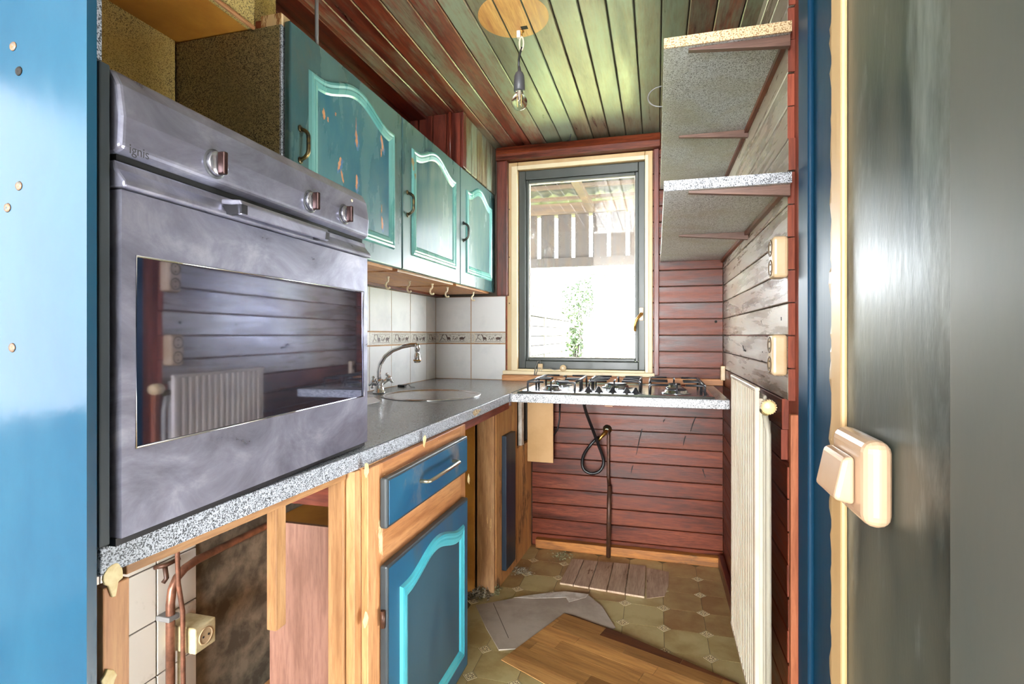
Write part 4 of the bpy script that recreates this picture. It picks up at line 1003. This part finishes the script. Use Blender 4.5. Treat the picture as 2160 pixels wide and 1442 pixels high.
HP = [(1231, 846, 2.72), (1236, 868, 2.78), (1250, 905, 2.86), (1264, 942, 2.92), (1272, 965, 2.94), (1272, 982, 2.94), (1262, 995, 2.935), (1246, 998, 2.935), (1232, 990, 2.935), (1228, 975, 2.935), (1232, 958, 2.93), (1244, 940, 2.92), (1256, 927, 2.93), (1263, 922, 2.944)]
hp = [px(u, v, y=y_) for u, v, y_ in HP]; hp2 = []
for i in range(len(hp) - 1):
    p0, p1, p2, p3 = hp[max(i - 1, 0)], hp[i], hp[i + 1], hp[min(i + 2, len(hp) - 1)]
    for k in range(4):
        t_ = k / 4
        hp2.append(.5 * ((2 * p1) + (p2 - p0) * t_ + (2 * p0 - 5 * p1 + 4 * p2 - p3) * t_ ** 2 + (3 * p1 - p0 - 3 * p2 + p3) * t_ ** 3))
hp2.append(hp[-1])
tag(MB().tube(hp2, .0085, 10).build('gas_hose', 'black_rubber'), 'black rubber gas hose hanging in a loop beneath the hob', 'hose')
cb = [px(1181, 850, y=2.985), px(1180, 885, y=2.985), px(1176, 905, y=2.985), px(1168, 918, y=2.985)]
tag(MB().tube(cb, .0045, 8).build('cable', 'black_rubber'), 'thin black cable curving behind the hanging tan board', 'cable')

# ================================================================== THINGS ON THE FLOOR
F = lambda u, v, z=.002: px(u, v, z=z + FZ)
def sheet(name, pts, th, mat, lab, cat, z=FZ + .0022):
    return tag(MB().prism([(p.x, p.y, z) for p in pts], (0, 0, th)).build(name, mat, bevel=.0006, seg=1), lab, cat)
# hatch of old planks
ha = thing('floor_hatch', 'old grey-brown plank hatch lying on the floor under the hob', 'hatch', (-.1, 2.8, FZ + .0022))
A0, A1, A2, A3 = F(1180, 1232), F(1206, 1181), F(1363, 1196), F(1362, 1258)
A3 = F(1360, 1262)
fr = [0, .17, .36, .57, .78, 1.0]
for a, b in zip(fr, fr[1:]):
    e = .004
    p = [A0.lerp(A3, a + e), A0.lerp(A3, b - e), A1.lerp(A2, b - e), A1.lerp(A2, a + e)]
    MB().prism([(q_.x, q_.y, FZ + .0022) for q_ in p], (0, 0, .009 + U(-.001, .001))).build('plank', 'floor_plank', ha, bevel=.0015, seg=1)
sheet('vinyl_patch', [F(1363, 1197), F(1411, 1206), F(1410, 1235), F(1402, 1258), F(1364, 1262)], .0015, 'floor_plank', 'torn brown vinyl patch next to the plank hatch', 'vinyl patch')
us = thing('underlay_sheet', 'torn grey underlay sheet lying between the hatch and the wood-look mat', 'sheet', (-.4, 2.3, FZ + .0022))
up = [F(1004, 1278), F(1090, 1262), F(1190, 1250), F(1240, 1256), F(1270, 1280), F(1298, 1325), F(1260, 1345), F(1120, 1368), F(1052, 1372), F(1025, 1325)]
MB().prism([(p.x, p.y, FZ + .0022) for p in up], (0, 0, .005)).build('sheet', 'grey_underlay', us, bevel=.001)
to_ = [F(1084, 1262), F(1140, 1254), F(1190, 1249), F(1242, 1255), F(1236, 1262), F(1200, 1272), F(1194, 1262), F(1130, 1264)]
MB().prism([(p.x, p.y, FZ + .0073) for p in to_], (0, 0, .0008)).build('torn_edge', 'pale_torn', us)
l0, l1 = F(1040, 1272, .0074), F(1072, 1345, .0074)
MB().prism([l0, l1, l1 + Vector((.003, 0, 0)), l0 + Vector((.003, 0, 0))], (0, 0, .0002)).build('seam', 'dark_grout', us)
# wood-look mat, plank by plank
mp = [F(1050, 1396, .009), F(1190, 1293, .009), F(1235, 1302, .009), F(1300, 1330, .009), F(1420, 1374, .009), F(1560, 1425, .009)]
mp += [Vector((.225, 1.66, 0)), Vector((.2, 1.52, 0)), F(1330, 1541, .009), F(1140, 1442, .009)]
cl = [(p.x, p.y) for p in mp]
ar = sum(cl[i - 1][0] * cl[i][1] - cl[i][0] * cl[i - 1][1] for i in range(len(cl)))
if ar < 0: cl = cl[::-1]
d0 = (F(1500, 1395, .009) - F(1225, 1300, .009)); d0.z = 0; d0.normalize(); an = math.atan2(d0.y, d0.x)
o0 = F(1190, 1293, .009)
mt = thing('wood_look_mat', 'brown wood-look plank mat lying on the floor in front of the radiator', 'mat', (o0.x, o0.y, FZ + .0075), an)
rot = lambda p: ((p[0] - o0.x) * math.cos(-an) - (p[1] - o0.y) * math.sin(-an), (p[0] - o0.x) * math.sin(-an) + (p[1] - o0.y) * math.cos(-an))
cl2 = [rot(p) for p in cl]
PW = .062; random.seed(11)
for k in range(-12, 4):
    x_ = -1.2 + (k % 3) * .13
    while x_ < 1.4:
        L = U(.30, .42)
        pp = clip_poly([(x_ + .0009, k * PW + .0009), (x_ + L - .0009, k * PW + .0009), (x_ + L - .0009, (k + 1) * PW - .0009), (x_ + .0009, (k + 1) * PW - .0009)], cl2)
        if len(pp) > 2:
            m = MB().prism([(a, b, 0) for a, b in pp], (0, 0, .0022)).build('plank', 'laminate_dark' if (k >= 0 or (k == -1 and x_ + L * .5 > .16)) else 'laminate_mat', mt, local=True)
        x_ += L
# debris against the end panel
random.seed(21)
def crumbs(c0, n, rad, mat, name, lab, s=(.004, .012), hgt=.03):
    m = MB()
    for k in range(n):
        p = c0 + Vector((random.gauss(0, rad), random.gauss(0, rad * .9), 0)); r_ = U(*s); p.z = U(.002, hgt) * max(.15, 1 - (p - c0).length / (rad * 2.2))
        vs = [p + Vector((U(-1, 1), U(-1, 1), U(-.6, .8))) * r_ for _ in range(5)]
        for v_ in vs: v_.z = max(v_.z, .0025) + FZ
        m.add(vs, [(0, 1, 2), (0, 2, 3), (0, 3, 4), (1, 3, 2), (1, 4, 3), (0, 4, 1)])
    tag(m.build(name, mat), lab, 'debris', kind='stuff')
crumbs(F(1016, 1252), 260, .030, 'debris', 'rubble_heap', 'grey crumbled rubble heaped at the foot of the wide post', hgt=.045)
crumbs(F(1044, 1246), 110, .02, 'moss', 'moss_tuft', 'greenish mouldy fluff at the foot of the wide post', (.003, .009), .055)
crumbs(F(1185, 1172), 160, .035, 'moss', 'leaf_litter', 'yellow mouldy crumbs along the wooden floor batten', (.003, .008), .016)
for k in range(5):
    q = F(1085 + k * 9, 1215 - k * 12)
crumbs(F(1100, 1205), 160, .03, 'debris', 'rot_crumbs', 'brown rotten wood crumbs below the dark blue plank', (.003, .008), .02)
# small dark scars on the boarding (cobweb dirt)
for (u0, v0_, u1, v1_) in ((1467, 880, 1456, 910), (1446, 920, 1441, 938), (1354, 905, 1342, 958), (1402, 884, 1399, 890), (1335, 982, 1331, 997), (1482, 990, 1488, 1006)):
    p0, p1 = px(u0, v0_, y=2.9993), px(u1, v1_, y=2.9993)
    w_ = .004
    MB().prism([(p0.x - w_ * .6, p0.y, p0.z), (p0.x + w_, p0.y, p0.z + .004), ((p0.x + p1.x) / 2 + w_ * .4, p0.y, (p0.z + p1.z) / 2), (p1.x + w_ * .5, p1.y, p1.z), (p1.x - w_ * .3, p1.y, p1.z - .003), ((p0.x + p1.x) / 2 - w_ * .7, p0.y, (p0.z + p1.z) / 2 + .004)], (0, .0006, 0)).build('dirt_mark', 'black_gap', bw)

# ================================================================== OUTSIDE: porch, fence, garden
struct(B(-9, 9, 3.15, 30, -.30, -.10).build('ground_garden', 'grass'))
struct(B(-4, 4, 3.12, 5.6, -.10, -.03).build('ground_porch', 'paver'))
pr_ = thing('porch_roof', 'corrugated porch roof sheet outside the window above the beam', 'roof', (-.5, 4.2, 2.45))
m = MB(); NX = 120
for k in range(NX + 1):
    x_ = -3.2 + k * .05; dz = .012 * math.cos(k * math.pi / 1.5)
    m.v += [Vector((x_, 3.12, 2.62 + dz)), Vector((x_, 5.7, 2.44 + dz))]
for k in range(NX): m.f.append((2 * k, 2 * k + 1, 2 * k + 3, 2 * k + 2)); m.sm.append(True)
m.build('sheet', 'roof_sheet', pr_)
for k in range(7):
    y_ = 3.35 + k * .32
    zz = 2.62 - (y_ - 3.12) * .18 / 2.58 - .02
    B(-3.2, 2.8, y_, y_ + .045, zz - .03, zz).build('purlin', 'porch_beam', pr_)
bm = tag(B(-3.2, 2.8, 4.95, 5.02, 2.31, 2.41).build('porch_beam', 'porch_beam'), 'pale wooden beam above the dark slats outside the window', 'beam')
r0, r1 = px(1212, 384, y=4.2), px(1248, 446, y=4.92)
tag(MB().prism([(r0.x - .03, r0.y, r0.z), (r0.x + .03, r0.y, r0.z), (r0.x + .03, r0.y, r0.z + .05), (r0.x - .03, r0.y, r0.z + .05)], r1 - r0).build('porch_brace', 'porch_beam'), 'slanted wooden brace under the porch roof outside the window', 'brace')
sl = thing('porch_screen', 'hanging screen of dark upright slats outside the window', 'screen', (-.5, 5.0, 1.8))
gaps = [1100, 1137.5, 1173.5, 1209.5, 1246.5, 1284.5, 1324, 1364]
yk = 5.0
zt0, zb0_ = 2.31, px(1245, 543, y=yk).z
for a, b in zip(gaps, gaps[1:]):
    B(px(a + 4.0, 500, y=yk).x, px(b - 4.0, 500, y=yk).x, yk - .012, yk + .012, zb0_ - .06, zt0).build('slat', 'porch_wood', sl)
for k in range(8):
    x_ = px(1364, 500, y=yk).x + .02 + k * .172; B(x_, x_ + .138, yk - .012, yk + .012, zb0_ - .06, zt0).build('slat', 'porch_wood', sl)
    x_ = px(1100, 500, y=yk).x - .16 - k * .172; B(x_, x_ + .138, yk - .012, yk + .012, zb0_ - .06, zt0).build('slat', 'porch_wood', sl)
B(-3.0, 2.8, yk - .05, yk - .013, px(1245, 562, y=yk).z, zb0_).build('bottom_rail', 'porch_wood', sl)
# fence of horizontal boards
fe = thing('garden_fence', 'pale weathered board fence in the sunlit garden beyond the porch', 'fence', (-2.0, 9, -.1))
for bay in range(6):
    y_ = 5.8 + bay * 1.85
    B(-2.05, -1.96, y_ - .05, y_ + .05, -.1, 1.92).build('post', 'fence_pale', fe)
    B(-2.04, -2.03, y_, y_ + 1.85, -.05, 1.8).build('gap_shadow_sheet', 'fence_gap_shadow', fe)  # dark sheet painted as the shadow in the gaps between boards
    for k in range(11):
        B(-2.0 + (.02 if k % 2 else 0), -1.985 + (.02 if k % 2 else 0), y_, y_ + 1.85, .0 + k * .165, .0 + k * .165 + .15).build('board', 'fence_pale', fe)
gq = px(1265, 700, y=8.5)
tag(B(gq.x - .07, gq.x + .07, 8.43, 8.57, -.1, 1.1).build('garden_post', 'fence_pale'), 'thick pale post standing in the garden right of the fence', 'post')
random.seed(5)
def shrub(cx, cy, cz, rx, rz, n, mat, lab, name='garden_shrub'):
    s_ = thing(name, lab, 'shrub', (cx, cy, -.1)); m = MB()
    for k in range(n):
        d_ = Vector((random.gauss(0, 1), random.gauss(0, 1), random.gauss(0, 1))).normalized() * (random.random() ** .45)
        p = Vector((cx + d_.x * rx, cy + d_.y * rx, cz + d_.z * rz)); L = U(.035, .08)
        a = Vector((U(-1, 1), U(-1, 1), U(-1, .6))).normalized(); b = a.cross(Vector((U(-1, 1), U(-1, 1), U(-1, 1)))).normalized() * L * .28
        m.add([p - a * L * .5, p + b, p + a * L * .5, p - b], [(0, 1, 2, 3)])
    m.build('foliage', mat, s_)
    for k in range(4):
        m2 = MB().tube([(cx + U(-.03, .03), cy, -.1), (cx + U(-.2, .2) * rx, cy, cz * .5), (cx + U(-.7, .7) * rx, cy + U(-.4, .4) * rx, cz + rz * .6)], [.018, .013, .004], 6).build('stem', 'bark', s_)
q = px(1170, 635, y=9.5); shrub(q.x + .55, 9.5, q.z, .45, .5, 1500, 'leaf_green', 'bright green shrub poking above the pale garden fence')
q = px(1305, 690, y=8.0); shrub(q.x, 8.0, q.z, .42, .55, 1800, 'leaf_blue', 'blue-green shrub right of the thick garden post')
q = px(1250, 640, y=13.0); shrub(q.x + .5, 13.0, q.z, .9, .9, 2200, 'leaf_green', 'large sunlit bush far behind in the garden')
q = px(1215, 715, y=7.0); shrub(q.x, 7.0, q.z, .16, .28, 350, 'leaf_green', 'small thin sapling in front of the garden fence')
q = px(1400, 620, y=11.0); shrub(q.x, 11.0, q.z, 1.0, 1.1, 2200, 'leaf_blue', 'tall bush at the far right edge of the garden')
